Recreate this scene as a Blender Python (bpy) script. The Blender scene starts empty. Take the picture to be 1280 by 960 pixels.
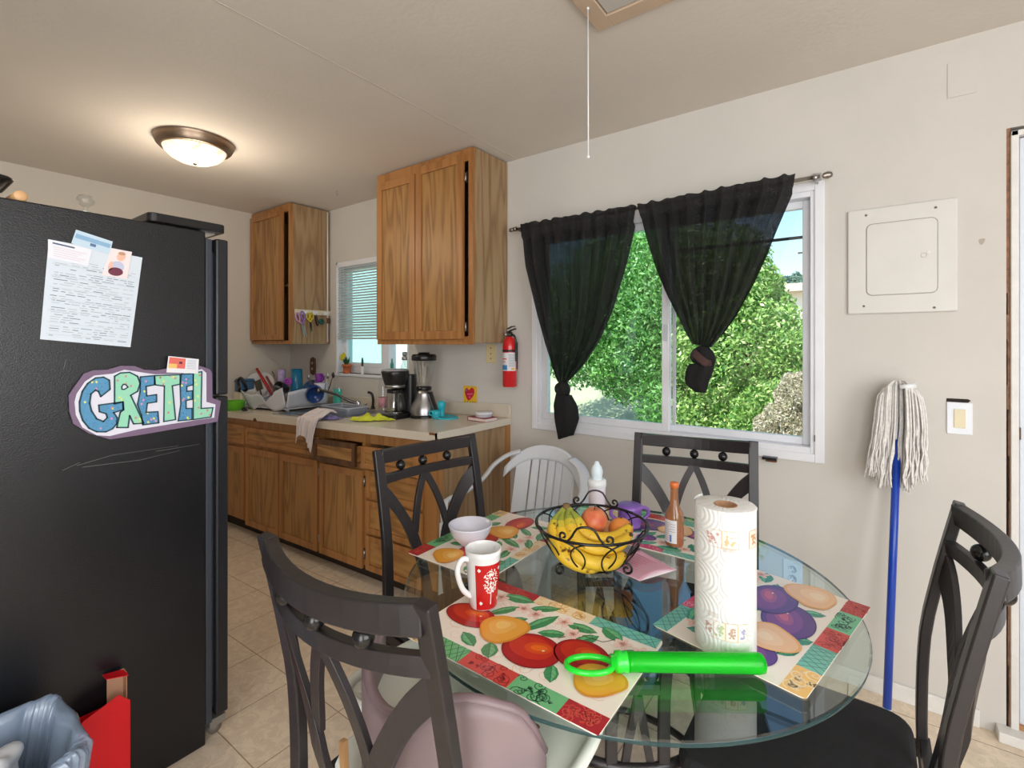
import bpy, math, random
from mathutils import Vector, Matrix
PI = math.pi
random.seed(7)
SC = bpy.context.scene
COL = SC.collection

# ------------------------------------------------------------------ camera
FPX = 609.0; CAMP = (4.184, -2.353, 1.345); V0 = 430.0; TH = math.atan2(.59, .807)
cam = bpy.data.cameras.new('camera'); camo = bpy.data.objects.new('camera', cam); COL.objects.link(camo)
cam.sensor_width = 36; cam.lens = FPX / 1280 * 36; cam.shift_y = (V0 - 480) / 1280
camo.location = CAMP; camo.rotation_euler = (PI/2, 0, TH); cam.clip_start = .02
SC.camera = camo
# ------------------------------------------------------------------ world, sun, lights, exposure
SC.view_settings.view_transform = 'Standard'; SC.view_settings.look = 'None'
SC.view_settings.exposure = 0.08; SC.view_settings.gamma = 1.0; SC.view_settings.use_curve_mapping = False
w = bpy.data.worlds.new('sky'); SC.world = w; w.use_nodes = True
nt = w.node_tree; bg = nt.nodes['Background']
sk = nt.nodes.new('ShaderNodeTexSky'); sk.sky_type = 'NISHITA'; sk.sun_disc = False
sk.sun_elevation = math.radians(52); sk.sun_rotation = math.radians(200); sk.air_density = 1.3; sk.dust_density = .8; sk.ozone_density = 2.5
nt.links.new(sk.outputs[0], bg.inputs[0]); bg.inputs[1].default_value = .26
def light(name, kind, loc, rot, energy, color, size=None, sizey=None):
    d = bpy.data.lights.new(name, kind); d.energy = energy; d.color = color
    if kind == 'AREA':
        d.shape = 'RECTANGLE'; d.size = size; d.size_y = sizey
    if kind == 'SUN': d.angle = math.radians(.6)
    if kind == 'POINT': d.shadow_soft_size = size
    o = bpy.data.objects.new(name, d); o.location = loc; o.rotation_euler = rot; COL.objects.link(o); return o
# high sun from behind the house, lighting the shrubs outside the window
light('sun', 'SUN', (0, 0, 8), (math.radians(38), 0, math.radians(-22)), 8.0, (1, .95, .86))
# added interior fill from two unseen area lamps, standing in for window light
light('fill_front', 'AREA', (4.65, -4.46, 1.30), (math.radians(90), 0, math.radians(14)), 84, (.95, .98, 1), 1.9, 2.1)
light('fill_side', 'AREA', (6.15, -2.6, 1.45), (math.radians(90), 0, math.radians(90)), 52, (.95, .98, 1), 2.0, 1.6)

# ------------------------------------------------------------------ pixel -> place on a real plane
FW = (-math.sin(TH), math.cos(TH)); RT = (math.cos(TH), math.sin(TH))
def hit(u, v, ax, c):
    k = (u - 640) / FPX
    d = (FW[0] + RT[0]*k, FW[1] + RT[1]*k, (V0 - v)/FPX)
    t = (c - CAMP[ax]) / d[ax]
    return Vector((CAMP[0]+d[0]*t, CAMP[1]+d[1]*t, CAMP[2]+d[2]*t))
def onx(u, v, c): return hit(u, v, 0, c)
def ony(u, v, c): return hit(u, v, 1, c)
def onz(u, v, c): return hit(u, v, 2, c)

# ------------------------------------------------------------------ materials
MATS = {}
def newmat(name):
    m = bpy.data.materials.new(name); m.use_nodes = True; MATS[name] = m
    return m, m.node_tree, m.node_tree.nodes['Principled BSDF']
def lin(c):
    return tuple((x/255/12.92 if x <= 10 else ((x/255+.055)/1.055)**2.4) for x in c)
def mat(name, rgb, rough=.5, metal=0, bump=0, bscale=60, var=0, vscale=8, spec=.5, coat=0, emit=0, trans=0, alpha=1, sheen=0):
    if name in MATS: return MATS[name]
    m, t, p = newmat(name); c = lin(rgb)
    p.inputs['Roughness'].default_value = rough; p.inputs['Metallic'].default_value = metal
    p.inputs['Specular IOR Level'].default_value = spec; p.inputs['Coat Weight'].default_value = coat
    p.inputs['Transmission Weight'].default_value = trans; p.inputs['Alpha'].default_value = alpha
    p.inputs['Sheen Weight'].default_value = sheen
    tc = t.nodes.new('ShaderNodeTexCoord')
    n = t.nodes.new('ShaderNodeTexNoise'); n.inputs['Scale'].default_value = vscale; n.inputs['Detail'].default_value = 6
    t.links.new(tc.outputs['Object'], n.inputs['Vector'])
    v = max(var, .03)
    r = t.nodes.new('ShaderNodeValToRGB'); r.color_ramp.elements[0].position = .3; r.color_ramp.elements[1].position = .7
    r.color_ramp.elements[0].color = tuple(x*(1-v) for x in c)+(1,); r.color_ramp.elements[1].color = tuple(min(1, x*(1+v)) for x in c)+(1,)
    t.links.new(n.outputs['Fac'], r.inputs[0]); t.links.new(r.outputs[0], p.inputs['Base Color'])
    if bump:
        b = t.nodes.new('ShaderNodeBump'); b.inputs['Strength'].default_value = bump; b.inputs['Distance'].default_value = .002
        n2 = t.nodes.new('ShaderNodeTexNoise'); n2.inputs['Scale'].default_value = bscale; n2.inputs['Detail'].default_value = 4
        t.links.new(tc.outputs['Object'], n2.inputs['Vector'])
        t.links.new(n2.outputs['Fac'], b.inputs['Height']); t.links.new(b.outputs[0], p.inputs['Normal'])
    if emit:
        p.inputs['Emission Color'].default_value = c+(1,); p.inputs['Emission Strength'].default_value = emit
    return m
def paint(name, rough=.5, bump=0, bscale=60, coat=0, sss=0):
    m, t, p = newmat(name)
    a = t.nodes.new('ShaderNodeAttribute'); a.attribute_name = 'Col'
    t.links.new(a.outputs['Color'], p.inputs['Base Color'])
    p.inputs['Roughness'].default_value = rough; p.inputs['Coat Weight'].default_value = coat
    if bump:
        tc = t.nodes.new('ShaderNodeTexCoord')
        b = t.nodes.new('ShaderNodeBump'); b.inputs['Strength'].default_value = bump; b.inputs['Distance'].default_value = .002
        n2 = t.nodes.new('ShaderNodeTexNoise'); n2.inputs['Scale'].default_value = bscale
        t.links.new(tc.outputs['Object'], n2.inputs['Vector'])
        t.links.new(n2.outputs['Fac'], b.inputs['Height']); t.links.new(b.outputs[0], p.inputs['Normal'])
    return m
def wood(name, dark, mid, light_, zs=.10, axis=2, rough=.45, bands=9, sc=5):
    m, t, p = newmat(name)
    tc = t.nodes.new('ShaderNodeTexCoord'); mp = t.nodes.new('ShaderNodeMapping')
    s = [1.0, 1.0, 1.0]; s[axis] = zs; mp.inputs['Scale'].default_value = s
    t.links.new(tc.outputs['Object'], mp.inputs['Vector'])
    n = t.nodes.new('ShaderNodeTexNoise'); n.inputs['Scale'].default_value = sc; n.inputs['Detail'].default_value = 1.5; n.inputs['Roughness'].default_value = .4
    t.links.new(mp.outputs[0], n.inputs['Vector'])
    ml = t.nodes.new('ShaderNodeMath'); ml.operation = 'MULTIPLY'; ml.inputs[1].default_value = bands*6.28
    t.links.new(n.outputs['Fac'], ml.inputs[0])
    sn = t.nodes.new('ShaderNodeMath'); sn.operation = 'SINE'; t.links.new(ml.outputs[0], sn.inputs[0])
    ab = t.nodes.new('ShaderNodeMapRange'); ab.inputs['From Min'].default_value = -1; t.links.new(sn.outputs[0], ab.inputs['Value'])
    n2 = t.nodes.new('ShaderNodeTexNoise'); n2.inputs['Scale'].default_value = 160; n2.inputs['Detail'].default_value = 3
    mp2 = t.nodes.new('ShaderNodeMapping'); s2 = [1.0, 1.0, 1.0]; s2[axis] = .05; mp2.inputs['Scale'].default_value = s2
    t.links.new(tc.outputs['Object'], mp2.inputs['Vector']); t.links.new(mp2.outputs[0], n2.inputs['Vector'])
    mx = t.nodes.new('ShaderNodeMath'); mx.operation = 'MULTIPLY_ADD'; mx.inputs[1].default_value = .55
    t.links.new(ab.outputs[0], mx.inputs[0])
    m3 = t.nodes.new('ShaderNodeMath'); m3.operation = 'MULTIPLY'; m3.inputs[1].default_value = .55
    t.links.new(n2.outputs['Fac'], m3.inputs[0]); t.links.new(m3.outputs[0], mx.inputs[2])
    r = t.nodes.new('ShaderNodeValToRGB'); e = r.color_ramp.elements
    e[0].position = .12; e[0].color = lin(dark)+(1,); e[1].position = .85; e[1].color = lin(light_)+(1,)
    k = e.new(.42); k.color = lin(mid)+(1,)
    t.links.new(mx.outputs[0], r.inputs[0]); t.links.new(r.outputs[0], p.inputs['Base Color'])
    p.inputs['Roughness'].default_value = rough
    return m
def glassy(name, tint, ior=1.5, rough=0.0, extra=0.0, diffuse=None, dmix=.0):
    m, t, p = newmat(name); t.nodes.remove(p)
    out = t.nodes['Material Output']
    tr = t.nodes.new('ShaderNodeBsdfTransparent'); tr.inputs[0].default_value = tuple(tint)+(1,)
    gl = t.nodes.new('ShaderNodeBsdfGlossy'); gl.inputs['Roughness'].default_value = rough; gl.inputs[0].default_value = (1, 1, 1, 1)
    lw = t.nodes.new('ShaderNodeLayerWeight'); lw.inputs['Blend'].default_value = .5
    pw = t.nodes.new('ShaderNodeMath'); pw.operation = 'POWER'; pw.inputs[1].default_value = 5; t.links.new(lw.outputs['Facing'], pw.inputs[0])
    f0 = ((ior-1)/(ior+1))**2; fr = t.nodes.new('ShaderNodeMath'); fr.operation = 'MULTIPLY_ADD'; fr.inputs[1].default_value = 1-f0; fr.inputs[2].default_value = f0
    t.links.new(pw.outputs[0], fr.inputs[0])
    mx = t.nodes.new('ShaderNodeMixShader')
    ad = t.nodes.new('ShaderNodeMath'); ad.inputs[1].default_value = extra; t.links.new(fr.outputs[0], ad.inputs[0])
    ad.use_clamp = True
    t.links.new(ad.outputs[0], mx.inputs[0]); 
    src = tr
    if diffuse:
        df = t.nodes.new('ShaderNodeBsdfDiffuse'); df.inputs[0].default_value = lin(diffuse)+(1,)
        m2 = t.nodes.new('ShaderNodeMixShader'); m2.inputs[0].default_value = dmix
        t.links.new(tr.outputs[0], m2.inputs[1]); t.links.new(df.outputs[0], m2.inputs[2]); src = m2
    t.links.new(src.outputs[0], mx.inputs[1]); t.links.new(gl.outputs[0], mx.inputs[2])
    t.links.new(mx.outputs[0], out.inputs[0])
    return m

WALL = mat('wall_paint', (208, 204, 198), .75, bump=.35, bscale=45, var=.02, vscale=3)
WALLK = mat('kitchen_wall_paint', (204, 196, 185), .7, bump=.3, bscale=45, var=.03, vscale=3)
CEIL = mat('ceiling_paint', (216, 208, 199), .8, bump=.4, bscale=55, var=.03, vscale=2)
TRIM = mat('white_vinyl', (232, 234, 240), .35, var=.02)
CASING = mat('casing_paint', (226, 224, 220), .5, var=.05, vscale=20)
OAK = wood('oak_panel', (118, 80, 42), (152, 108, 58), (170, 126, 72), zs=.11, bands=6, sc=11)
OAKF = wood('oak_frame', (138, 90, 46), (160, 108, 58), (172, 120, 68), zs=.05, bands=3, sc=14, rough=.4)
OAKH = wood('oak_drawer', (118, 80, 42), (154, 108, 58), (176, 130, 74), zs=.14, axis=0, bands=6, sc=11)
OAKE = wood('oak_end_veneer', (124, 96, 66), (152, 122, 88), (164, 136, 102), zs=.10, bands=6, sc=10, rough=.55)
OAKD = wood('oak_dark_edge', (58, 34, 18), (84, 52, 30), (100, 66, 40), zs=.1, bands=4, sc=9)
TOEK = mat('toe_kick', (46, 30, 20), .7)
LAM = mat('laminate_top', (214, 204, 188), .28, var=.04, vscale=120)
IRON = mat('dark_painted_metal', (38, 34, 36), .36, var=.12, vscale=30, spec=.5, bump=.1, bscale=200)
IRONB = mat('black_ball', (20, 20, 22), .22)
SEATB = mat('black_seat_cloth', (30, 29, 32), .85, bump=.4, bscale=400, var=.2, vscale=60)
WHITE = mat('white_plastic', (232, 236, 238), .35)
MONO = mat('chair_plastic', (214, 218, 224), .4, var=.03)
TRAYM = mat('tray_plastic', (236, 240, 232), .3, var=.02)
MAUVE = mat('mauve_vinyl', (134, 116, 118), .45, bump=.5, bscale=14, var=.06, vscale=10)
FRSIDE = mat('fridge_enamel', (21, 22, 26), .25, bump=.35, bscale=340, var=.10, vscale=5, spec=.5)
FRDOOR = mat('fridge_door_enamel', (30, 31, 36), .3, bump=.3, bscale=330)
GASK = mat('door_gasket', (52, 58, 68), .45)
BLK = mat('black_plastic', (24, 24, 26), .3)
BLKM = mat('black_matte', (26, 26, 28), .6)
CHROME = mat('chrome', (205, 207, 210), .15, metal=1)
STEEL = mat('brushed_steel', (178, 178, 180), .32, metal=1, var=.1, vscale=40)
NICKEL = mat('nickel', (150, 143, 136), .3, metal=1)
BRONZE = mat('hinge_bronze', (70, 55, 45), .4, metal=.7)
PAPER = paint('printed_paper', .65)
MATP = paint('placemat_print', .3, coat=.25)
FRUIT = paint('fruit_skin', .42)
PAINTG = paint('glossy_paint', .25, coat=.3)
CLOTHP = paint('cloth_dye', .9, bump=.6, bscale=90)
TABGL = glassy('table_glass', (.84, .91, .89), 1.55, 0, .05)
TABED = glassy('table_glass_edge', (.25, .42, .42), 1.3, .15, .02, (34, 66, 70), .75)
WINGL = glassy('window_glass', (.93, .98, .96), 1.45)
WINGL2 = glassy('tinted_window_glass', (.72, .90, .88), 1.45, 0, .02)
FROST = mat('obscure_glass', (196, 232, 232), .35, trans=.0, bump=.8, bscale=120)
CLEAR = glassy('clear_plastic', (.93, .95, .96), 1.45, .05, .03)
JAR = glassy('jar_glass', (.80, .82, .82), 1.6, .05, .12)
TUBM = glassy('cloudy_plastic', (.75, .78, .82), 1.45, .3, .03, (165, 172, 188), .5)
GREENP = glassy('green_clear_plastic', (.05, .80, .12), 1.35, .25, 0, (14, 214, 40), .45)
TEAL = glassy('soap_liquid', (.2, .85, .75), 1.4, .05, .0, (70, 200, 180), .6)
BAGM = glassy('bag_film', (.70, .78, .86), 1.45, .25, .06, (170, 192, 220), .5)
SAUCE = glassy('sauce_bottle', (.75, .42, .20), 1.5, .08, .02, (215, 160, 115), .32)

# floor
def floor_mat():
    m, t, p = newmat('vinyl_tile')
    tc = t.nodes.new('ShaderNodeTexCoord')
    br = t.nodes.new('ShaderNodeTexBrick'); br.offset = 0; br.squash = 1
    br.inputs['Scale'].default_value = 1; br.inputs['Brick Width'].default_value = .3; br.inputs['Row Height'].default_value = .3
    br.inputs['Mortar Size'].default_value = .0022; br.inputs['Mortar Smooth'].default_value = .3
    br.inputs['Color1'].default_value = lin((240, 224, 202))+(1,); br.inputs['Color2'].default_value = lin((233, 216, 193))+(1,)
    br.inputs['Mortar'].default_value = lin((170, 145, 120))+(1,)
    mp = t.nodes.new('ShaderNodeMapping'); mp.inputs['Location'].default_value = (.08, .09, 0)
    t.links.new(tc.outputs['Object'], mp.inputs[0]); t.links.new(mp.outputs[0], br.inputs[0])
    n = t.nodes.new('ShaderNodeTexNoise'); n.inputs['Scale'].default_value = 16; n.inputs['Detail'].default_value = 9; n.inputs['Roughness'].default_value = .7; n.inputs['Distortion'].default_value = 1.4
    t.links.new(tc.outputs['Object'], n.inputs[0])
    r = t.nodes.new('ShaderNodeValToRGB'); e = r.color_ramp.elements
    e[0].position = .36; e[0].color = (.80, .76, .72, 1); e[1].position = .6; e[1].color = (1.06, 1.05, 1.04, 1)
    k = e.new(.49); k.color = (.97, .96, .95, 1); k2 = e.new(.505); k2.color = (.78, .72, .66, 1); k3 = e.new(.52); k3.color = (1, 1, 1, 1)
    t.links.new(n.outputs['Fac'], r.inputs[0])
    mx = t.nodes.new('ShaderNodeMix'); mx.data_type = 'RGBA'; mx.blend_type = 'MULTIPLY'; mx.inputs[0].default_value = .8
    t.links.new(br.outputs[0], mx.inputs[6]); t.links.new(r.outputs[0], mx.inputs[7]); t.links.new(mx.outputs[2], p.inputs['Base Color'])
    p.inputs['Roughness'].default_value = .42
    return m
FLOORM = floor_mat()
def curtain_mat():
    m, t, p = newmat('black_curtain_cloth')
    p.inputs['Base Color'].default_value = (.004, .004, .005, 1); p.inputs['Roughness'].default_value = .9
    out = t.nodes['Material Output']; tr = t.nodes.new('ShaderNodeBsdfTransparent')
    mx = t.nodes.new('ShaderNodeMixShader'); tc = t.nodes.new('ShaderNodeTexCoord')
    n = t.nodes.new('ShaderNodeTexNoise'); n.inputs['Scale'].default_value = 300
    mp = t.nodes.new('ShaderNodeMapping'); mp.inputs['Scale'].default_value = (.5, 1, 1.6)
    t.links.new(tc.outputs['Object'], mp.inputs[0]); t.links.new(mp.outputs[0], n.inputs[0])
    r = t.nodes.new('ShaderNodeMapRange'); r.inputs['From Min'].default_value = .45; r.inputs['From Max'].default_value = .75; r.inputs['To Max'].default_value = .13
    t.links.new(n.outputs['Fac'], r.inputs['Value']); t.links.new(r.outputs[0], mx.inputs[0])
    t.links.new(p.outputs[0], mx.inputs[1]); t.links.new(tr.outputs[0], mx.inputs[2]); t.links.new(mx.outputs[0], out.inputs[0])
    return m
CURT = curtain_mat()
def leaf_mat(name='leaf'):
    m, t, p = newmat(name)
    a = t.nodes.new('ShaderNodeAttribute'); a.attribute_name = 'Col'
    t.links.new(a.outputs['Color'], p.inputs['Base Color']); p.inputs['Roughness'].default_value = .45
    out = t.nodes['Material Output']; tl = t.nodes.new('ShaderNodeBsdfTranslucent'); t.links.new(a.outputs['Color'], tl.inputs[0])
    mx = t.nodes.new('ShaderNodeMixShader'); mx.inputs[0].default_value = .35
    t.links.new(p.outputs[0], mx.inputs[1]); t.links.new(tl.outputs[0], mx.inputs[2]); t.links.new(mx.outputs[0], out.inputs[0])
    return m
LEAF = leaf_mat()

# ------------------------------------------------------------------ mesh builder
def sag(p):        # the kitchen floor and the run standing on it dip towards the left wall
    return Vector((p[0], p[1], p[2] - .034*max(0, 2.44 - p[0])))
class MB:
    def __init__(s): s.v = []; s.f = []; s.mi = []; s.sm = []; s.c = []; s.cm = 0; s.cc = (1, 1, 1); s.smooth = False; s.M = None
    def P(s, p):
        p = Vector(p)
        if s.M is not None: p = s.M @ p
        s.v.append(p); return len(s.v)-1
    def F(s, idx):
        s.f.append(tuple(idx)); s.mi.append(s.cm); s.sm.append(s.smooth); s.c.append(s.cc)
    def col(s, rgb): s.cc = lin(rgb); return s
    def m(s, i): s.cm = i; return s
    def box(s, a, b):
        x0, y0, z0 = a; x1, y1, z1 = b
        i = [s.P(p) for p in ((x0,y0,z0),(x1,y0,z0),(x1,y1,z0),(x0,y1,z0),(x0,y0,z1),(x1,y0,z1),(x1,y1,z1),(x0,y1,z1))]
        for q in ((0,3,2,1),(4,5,6,7),(0,1,5,4),(1,2,6,5),(2,3,7,6),(3,0,4,7)): s.F([i[k] for k in q])
        return s
    def cbox(s, c, d): return s.box([c[i]-d[i]/2 for i in range(3)], [c[i]+d[i]/2 for i in range(3)])
    def lathe(s, prof, c=(0,0,0), seg=32, ax='z', sx=1, sy=1, smooth=True):
        o = s.smooth; s.smooth = smooth; rings = []
        def tf(x, y, z):
            if ax == 'z': return (c[0]+x, c[1]+y, c[2]+z)
            if ax == 'x': return (c[0]+z, c[1]+x, c[2]+y)
            return (c[0]+x, c[1]+z, c[2]-y)
        for r, z in prof:
            if r < 1e-6: rings.append([s.P(tf(0, 0, z))])
            else: rings.append([s.P(tf(r*sx*math.cos(2*PI*k/seg), r*sy*math.sin(2*PI*k/seg), z)) for k in range(seg)])
        for a, b in zip(rings, rings[1:]):
            for k in range(seg):
                k2 = (k+1) % seg
                if len(a) == 1 and len(b) == 1: continue
                if len(a) == 1: s.F((a[0], b[k2], b[k])[::-1])
                elif len(b) == 1: s.F((a[k], a[k2], b[0]))
                else: s.F((a[k], a[k2], b[k2], b[k]))
        s.smooth = o; return s
    def ball(s, c, r, seg=20, n=12, sc=(1,1,1)):
        o = s.smooth; s.smooth = True; rows = []
        for i in range(n+1):
            t = PI*i/n
            if i in (0, n): rows.append([s.P((c[0], c[1], c[2]-r*sc[2]*math.cos(t)))])
            else: rows.append([s.P((c[0]+r*sc[0]*math.sin(t)*math.cos(2*PI*k/seg), c[1]+r*sc[1]*math.sin(t)*math.sin(2*PI*k/seg), c[2]-r*sc[2]*math.cos(t))) for k in range(seg)])
        for a, b in zip(rows, rows[1:]):
            for k in range(seg):
                k2 = (k+1) % seg
                if len(a) == 1: s.F((a[0], b[k2], b[k]))
                elif len(b) == 1: s.F((a[k], a[k2], b[0]))
                else: s.F((a[k], a[k2], b[k2], b[k]))
        s.smooth = o; return s
    def tube(s, pts, r, seg=8, closed=False, flat=1.0, cap=True):
        o = s.smooth; s.smooth = True
        P = [Vector(p) for p in pts]; n = len(P); R = r if isinstance(r, (list, tuple)) else [r]*n
        rings = []; up = None
        for i in range(n):
            if closed: t = P[(i+1) % n] - P[i-1]
            else: t = P[min(i+1, n-1)] - P[max(i-1, 0)]
            if t.length < 1e-9: t = Vector((0, 0, 1))
            t.normalize()
            if up is None:
                up = Vector((0, 0, 1)) if abs(t.z) < .9 else Vector((1, 0, 0))
            up = (up - t*up.dot(t)); 
            if up.length < 1e-6: up = t.orthogonal()
            up.normalize(); sd = t.cross(up)
            rings.append([s.P(P[i] + (sd*math.cos(2*PI*k/seg) + up*math.sin(2*PI*k/seg)*flat)*R[i]) for k in range(seg)])
        m = n if closed else n-1
        for i in range(m):
            a = rings[i]; b = rings[(i+1) % n]
            for k in range(seg):
                k2 = (k+1) % seg; s.F((a[k], a[k2], b[k2], b[k]))
        if not closed and cap: s.F(rings[0][::-1]); s.F(rings[-1])
        s.smooth = o; return s
    def bar(s, pts, w, th, nrm):     # flat bar; w = width(s) across, th = thickness along the normal(s)
        P = [Vector(p) for p in pts]; n = len(P)
        W = w if isinstance(w, (list, tuple)) else [w]*n
        rings = []
        for i in range(n):
            t = (P[min(i+1, n-1)] - P[max(i-1, 0)]).normalized()
            N = Vector(nrm(P[i]) if callable(nrm) else nrm); N = (N - t*N.dot(t)).normalized(); sd = t.cross(N)
            rings.append([s.P(P[i] + sd*W[i]/2*a + N*th/2*b) for a, b in ((-1,-1),(1,-1),(1,1),(-1,1))])
        for a, b in zip(rings, rings[1:]):
            for k in range(4): s.F((a[k], a[(k+1)%4], b[(k+1)%4], b[k]))
        s.F(rings[0][::-1]); s.F(rings[-1]); return s
    def prism(s, poly, O, U, V, th, both=True):   # polygon in the plane O + a U + b V, thickness th along U x V
        O = Vector(O); U = Vector(U); V = Vector(V); N = U.cross(V).normalized()
        a = [s.P(O + U*x + V*y) for x, y in poly]; b = [s.P(O + U*x + V*y + N*th) for x, y in poly]
        ar = sum(poly[i][0]*poly[(i+1)%len(poly)][1]-poly[(i+1)%len(poly)][0]*poly[i][1] for i in range(len(poly)))
        if ar < 0: a = a[::-1]; b = b[::-1]
        s.F(a[::-1]); s.F(b)
        for k in range(len(a)):
            k2 = (k+1) % len(a); s.F((a[k], a[k2], b[k2], b[k]))
        return s
    def stroke(s, pts, w, O, U, V, h, closed=False, th=.0003):
        O = Vector(O); U = Vector(U); V = Vector(V); N = U.cross(V).normalized()
        n = len(pts); m = n if closed else n-1
        P = [(O + U*x + V*y + N*h) for x, y in pts]
        for i in range(m):
            a = P[i]; b = P[(i+1) % n]; t = b-a
            if t.length < 1e-7: continue
            t.normalize(); sd = t.cross(N)*(w/2); a = a - t*w*.3; b = b + t*w*.3
            s.F([s.P(q) for q in (a-sd, b-sd, b+sd, a+sd)][::-1])
        return s
    def grid(s, fn, nu, nv, closeu=False):
        o = s.smooth; s.smooth = True
        I = [[s.P(fn(i/(nu if closeu else nu-1), j/(nv-1))) for j in range(nv)] for i in range(nu)]
        for i in range(nu if closeu else nu-1):
            for j in range(nv-1):
                a = I[i]; b = I[(i+1) % nu]; s.F((a[j], b[j], b[j+1], a[j+1]))
        s.smooth = o; return s
    def build(s, name, mats, parent=None, bevel=0, bseg=2, solid=0, sub=0, world=True, sagged=False, fix=False):
        V = [sag(p) for p in s.v] if sagged else s.v
        if parent is not None and world:
            inv = parent_matrix(parent).inverted(); V = [inv @ p for p in V]
        me = bpy.data.meshes.new(name); me.from_pydata([tuple(p) for p in V], [], s.f)
        if not isinstance(mats, (list, tuple)): mats = [mats]
        for m_ in mats: me.materials.append(m_)
        me.polygons.foreach_set('material_index', s.mi); me.polygons.foreach_set('use_smooth', s.sm)
        if any(c != (1, 1, 1) for c in s.c):
            at = me.color_attributes.new('Col', 'FLOAT_COLOR', 'CORNER'); buf = []
            for p, c in zip(me.polygons, s.c): buf += list(c+(1.0,))*p.loop_total
            at.data.foreach_set('color', buf)
        me.update()
        o = bpy.data.objects.new(name, me); COL.objects.link(o)
        if parent is not None: o.parent = parent
        if solid:
            d = o.modifiers.new('solid', 'SOLIDIFY'); d.thickness = solid; d.offset = 0
        if bevel:
            d = o.modifiers.new('bevel', 'BEVEL'); d.width = bevel; d.segments = bseg; d.limit_method = 'ANGLE'; d.angle_limit = math.radians(40)
        if sub:
            d = o.modifiers.new('sub', 'SUBSURF'); d.levels = sub; d.render_levels = sub
        return o
def parent_matrix(o):
    m = Matrix.Translation(o.location) @ o.rotation_euler.to_matrix().to_4x4()
    return parent_matrix(o.parent) @ m if o.parent else m
def tag(o, label=None, cat=None, group=None, kind=None):
    if label: o['label'] = label
    if cat: o['category'] = cat
    if group: o['group'] = group
    if kind: o['kind'] = kind
    return o
def thing(name, label, cat, loc=(0,0,0), rz=0, group=None):
    o = bpy.data.objects.new(name, None); COL.objects.link(o); o.location = loc; o.rotation_euler = (0, 0, rz); o.empty_display_size = .05
    return tag(o, label, cat, group)
def copy_tree(o, parent=None):
    c = o.copy(); COL.objects.link(c); c.parent = parent
    for ch in list(o.children): copy_tree(ch, c)
    return c
def struct(mb, name, m, **k): return tag(mb.build(name, m, **k), kind='structure')
def circ(c, r, n=24, a0=0, a1=2*PI, U=(1,0,0), V=(0,1,0)):
    c = Vector(c); U = Vector(U); V = Vector(V)
    full = abs(a1-a0-2*PI) < 1e-6; d = n if full else n-1
    return [c + U*(r*math.cos(a0+(a1-a0)*k/d)) + V*(r*math.sin(a0+(a1-a0)*k/d)) for k in range(n)]
def spline(pts, n=8, closed=False):
    P = [Vector(p) for p in pts]; out = []; L = len(P)
    for i in range(L if closed else L-1):
        if closed: p0, p1, p2, p3 = P[i-1], P[i], P[(i+1)%L], P[(i+2)%L]
        else: p0, p1, p2, p3 = P[max(i-1,0)], P[i], P[i+1], P[min(i+2,L-1)]
        for k in range(n):
            t = k/n
            out.append(.5*((2*p1)+(p2-p0)*t+(2*p0-5*p1+4*p2-p3)*t*t+(3*p1-p0-3*p2+p3)*t**3))
    if not closed: out.append(P[-1])
    return out
def sp2(pts, n=6, closed=True): return [(p.x, p.y) for p in spline([(a, b, 0) for a, b in pts], n, closed)]
def rrect(x0, y0, x1, y1, r, n=5):
    out = []
    for cx, cy, a in ((x1-r, y0+r, -PI/2), (x1-r, y1-r, 0), (x0+r, y1-r, PI/2), (x0+r, y0+r, PI)):
        for k in range(n+1): out.append((cx+r*math.cos(a+PI/2*k/n), cy+r*math.sin(a+PI/2*k/n)))
    return out

# ================================================================== THE SETTING
H = 2.44; XR = 6.2; YF = -4.55
b = MB()
for q in (((0,0,-.083),(2.44,0,0),(2.44,YF,0),(0,YF,-.083)), ((2.44,0,0),(XR,0,0),(XR,YF,0),(2.44,YF,0))):
    b.F([b.P(p) for p in q][::-1])
fl = struct(b, 'floor', FLOORM)
b = MB(); b.box((-.12, YF-.12, H), (XR+.12, .14, H+.1)); struct(b, 'ceiling', CEIL)
b = MB(); b.box((2.500, -4.5, H-.0012), (2.506, -.005, H+.01)); struct(b, 'trim_1', mat('ceiling_seam', (204, 192, 180), .8))
b = MB(); b.box((-.12, YF, -.15), (0, 0, H)); struct(b, 'wall_left', WALLK)
b = MB(); b.box((-.12, YF-.12, -.15), (XR+.12, YF, H)); struct(b, 'wall_front', WALL)
b = MB(); b.box((XR, YF, -.15), (XR+.12, .14, H)); struct(b, 'wall_right', WALL)
# back wall with the two windows and the door cut out
W1 = (2.625, 4.035, .872, 2.0); W2 = (.69, 1.56, 1.112, 2.005); D1 = (4.567, 5.50, 0, 2.085)
def wallgrid():
    b = MB(); xs = [-.12, W2[0], W2[1], W1[0], W1[1], D1[0], D1[1], XR+.12]; zs = [-.15, W1[2], W2[2], W1[3], W2[3], D1[3], H]
    for i in range(len(xs)-1):
        for j in range(len(zs)-1):
            cx = (xs[i]+xs[i+1])/2; cz = (zs[j]+zs[j+1])/2
            if any(a < cx < c and d < cz < e for a, c, d, e in (W1, W2, (D1[0], D1[1], -1, D1[3]))): continue
            b.box((xs[i], 0, zs[j]), (xs[i+1], .14, zs[j+1]))
    return b
struct(wallgrid(), 'wall_back', WALL)
b = MB(); b.box((2.47, -.012, 0), (4.50, 0, .062)); struct(b, 'baseboard_back', CASING, bevel=.003)

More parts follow.
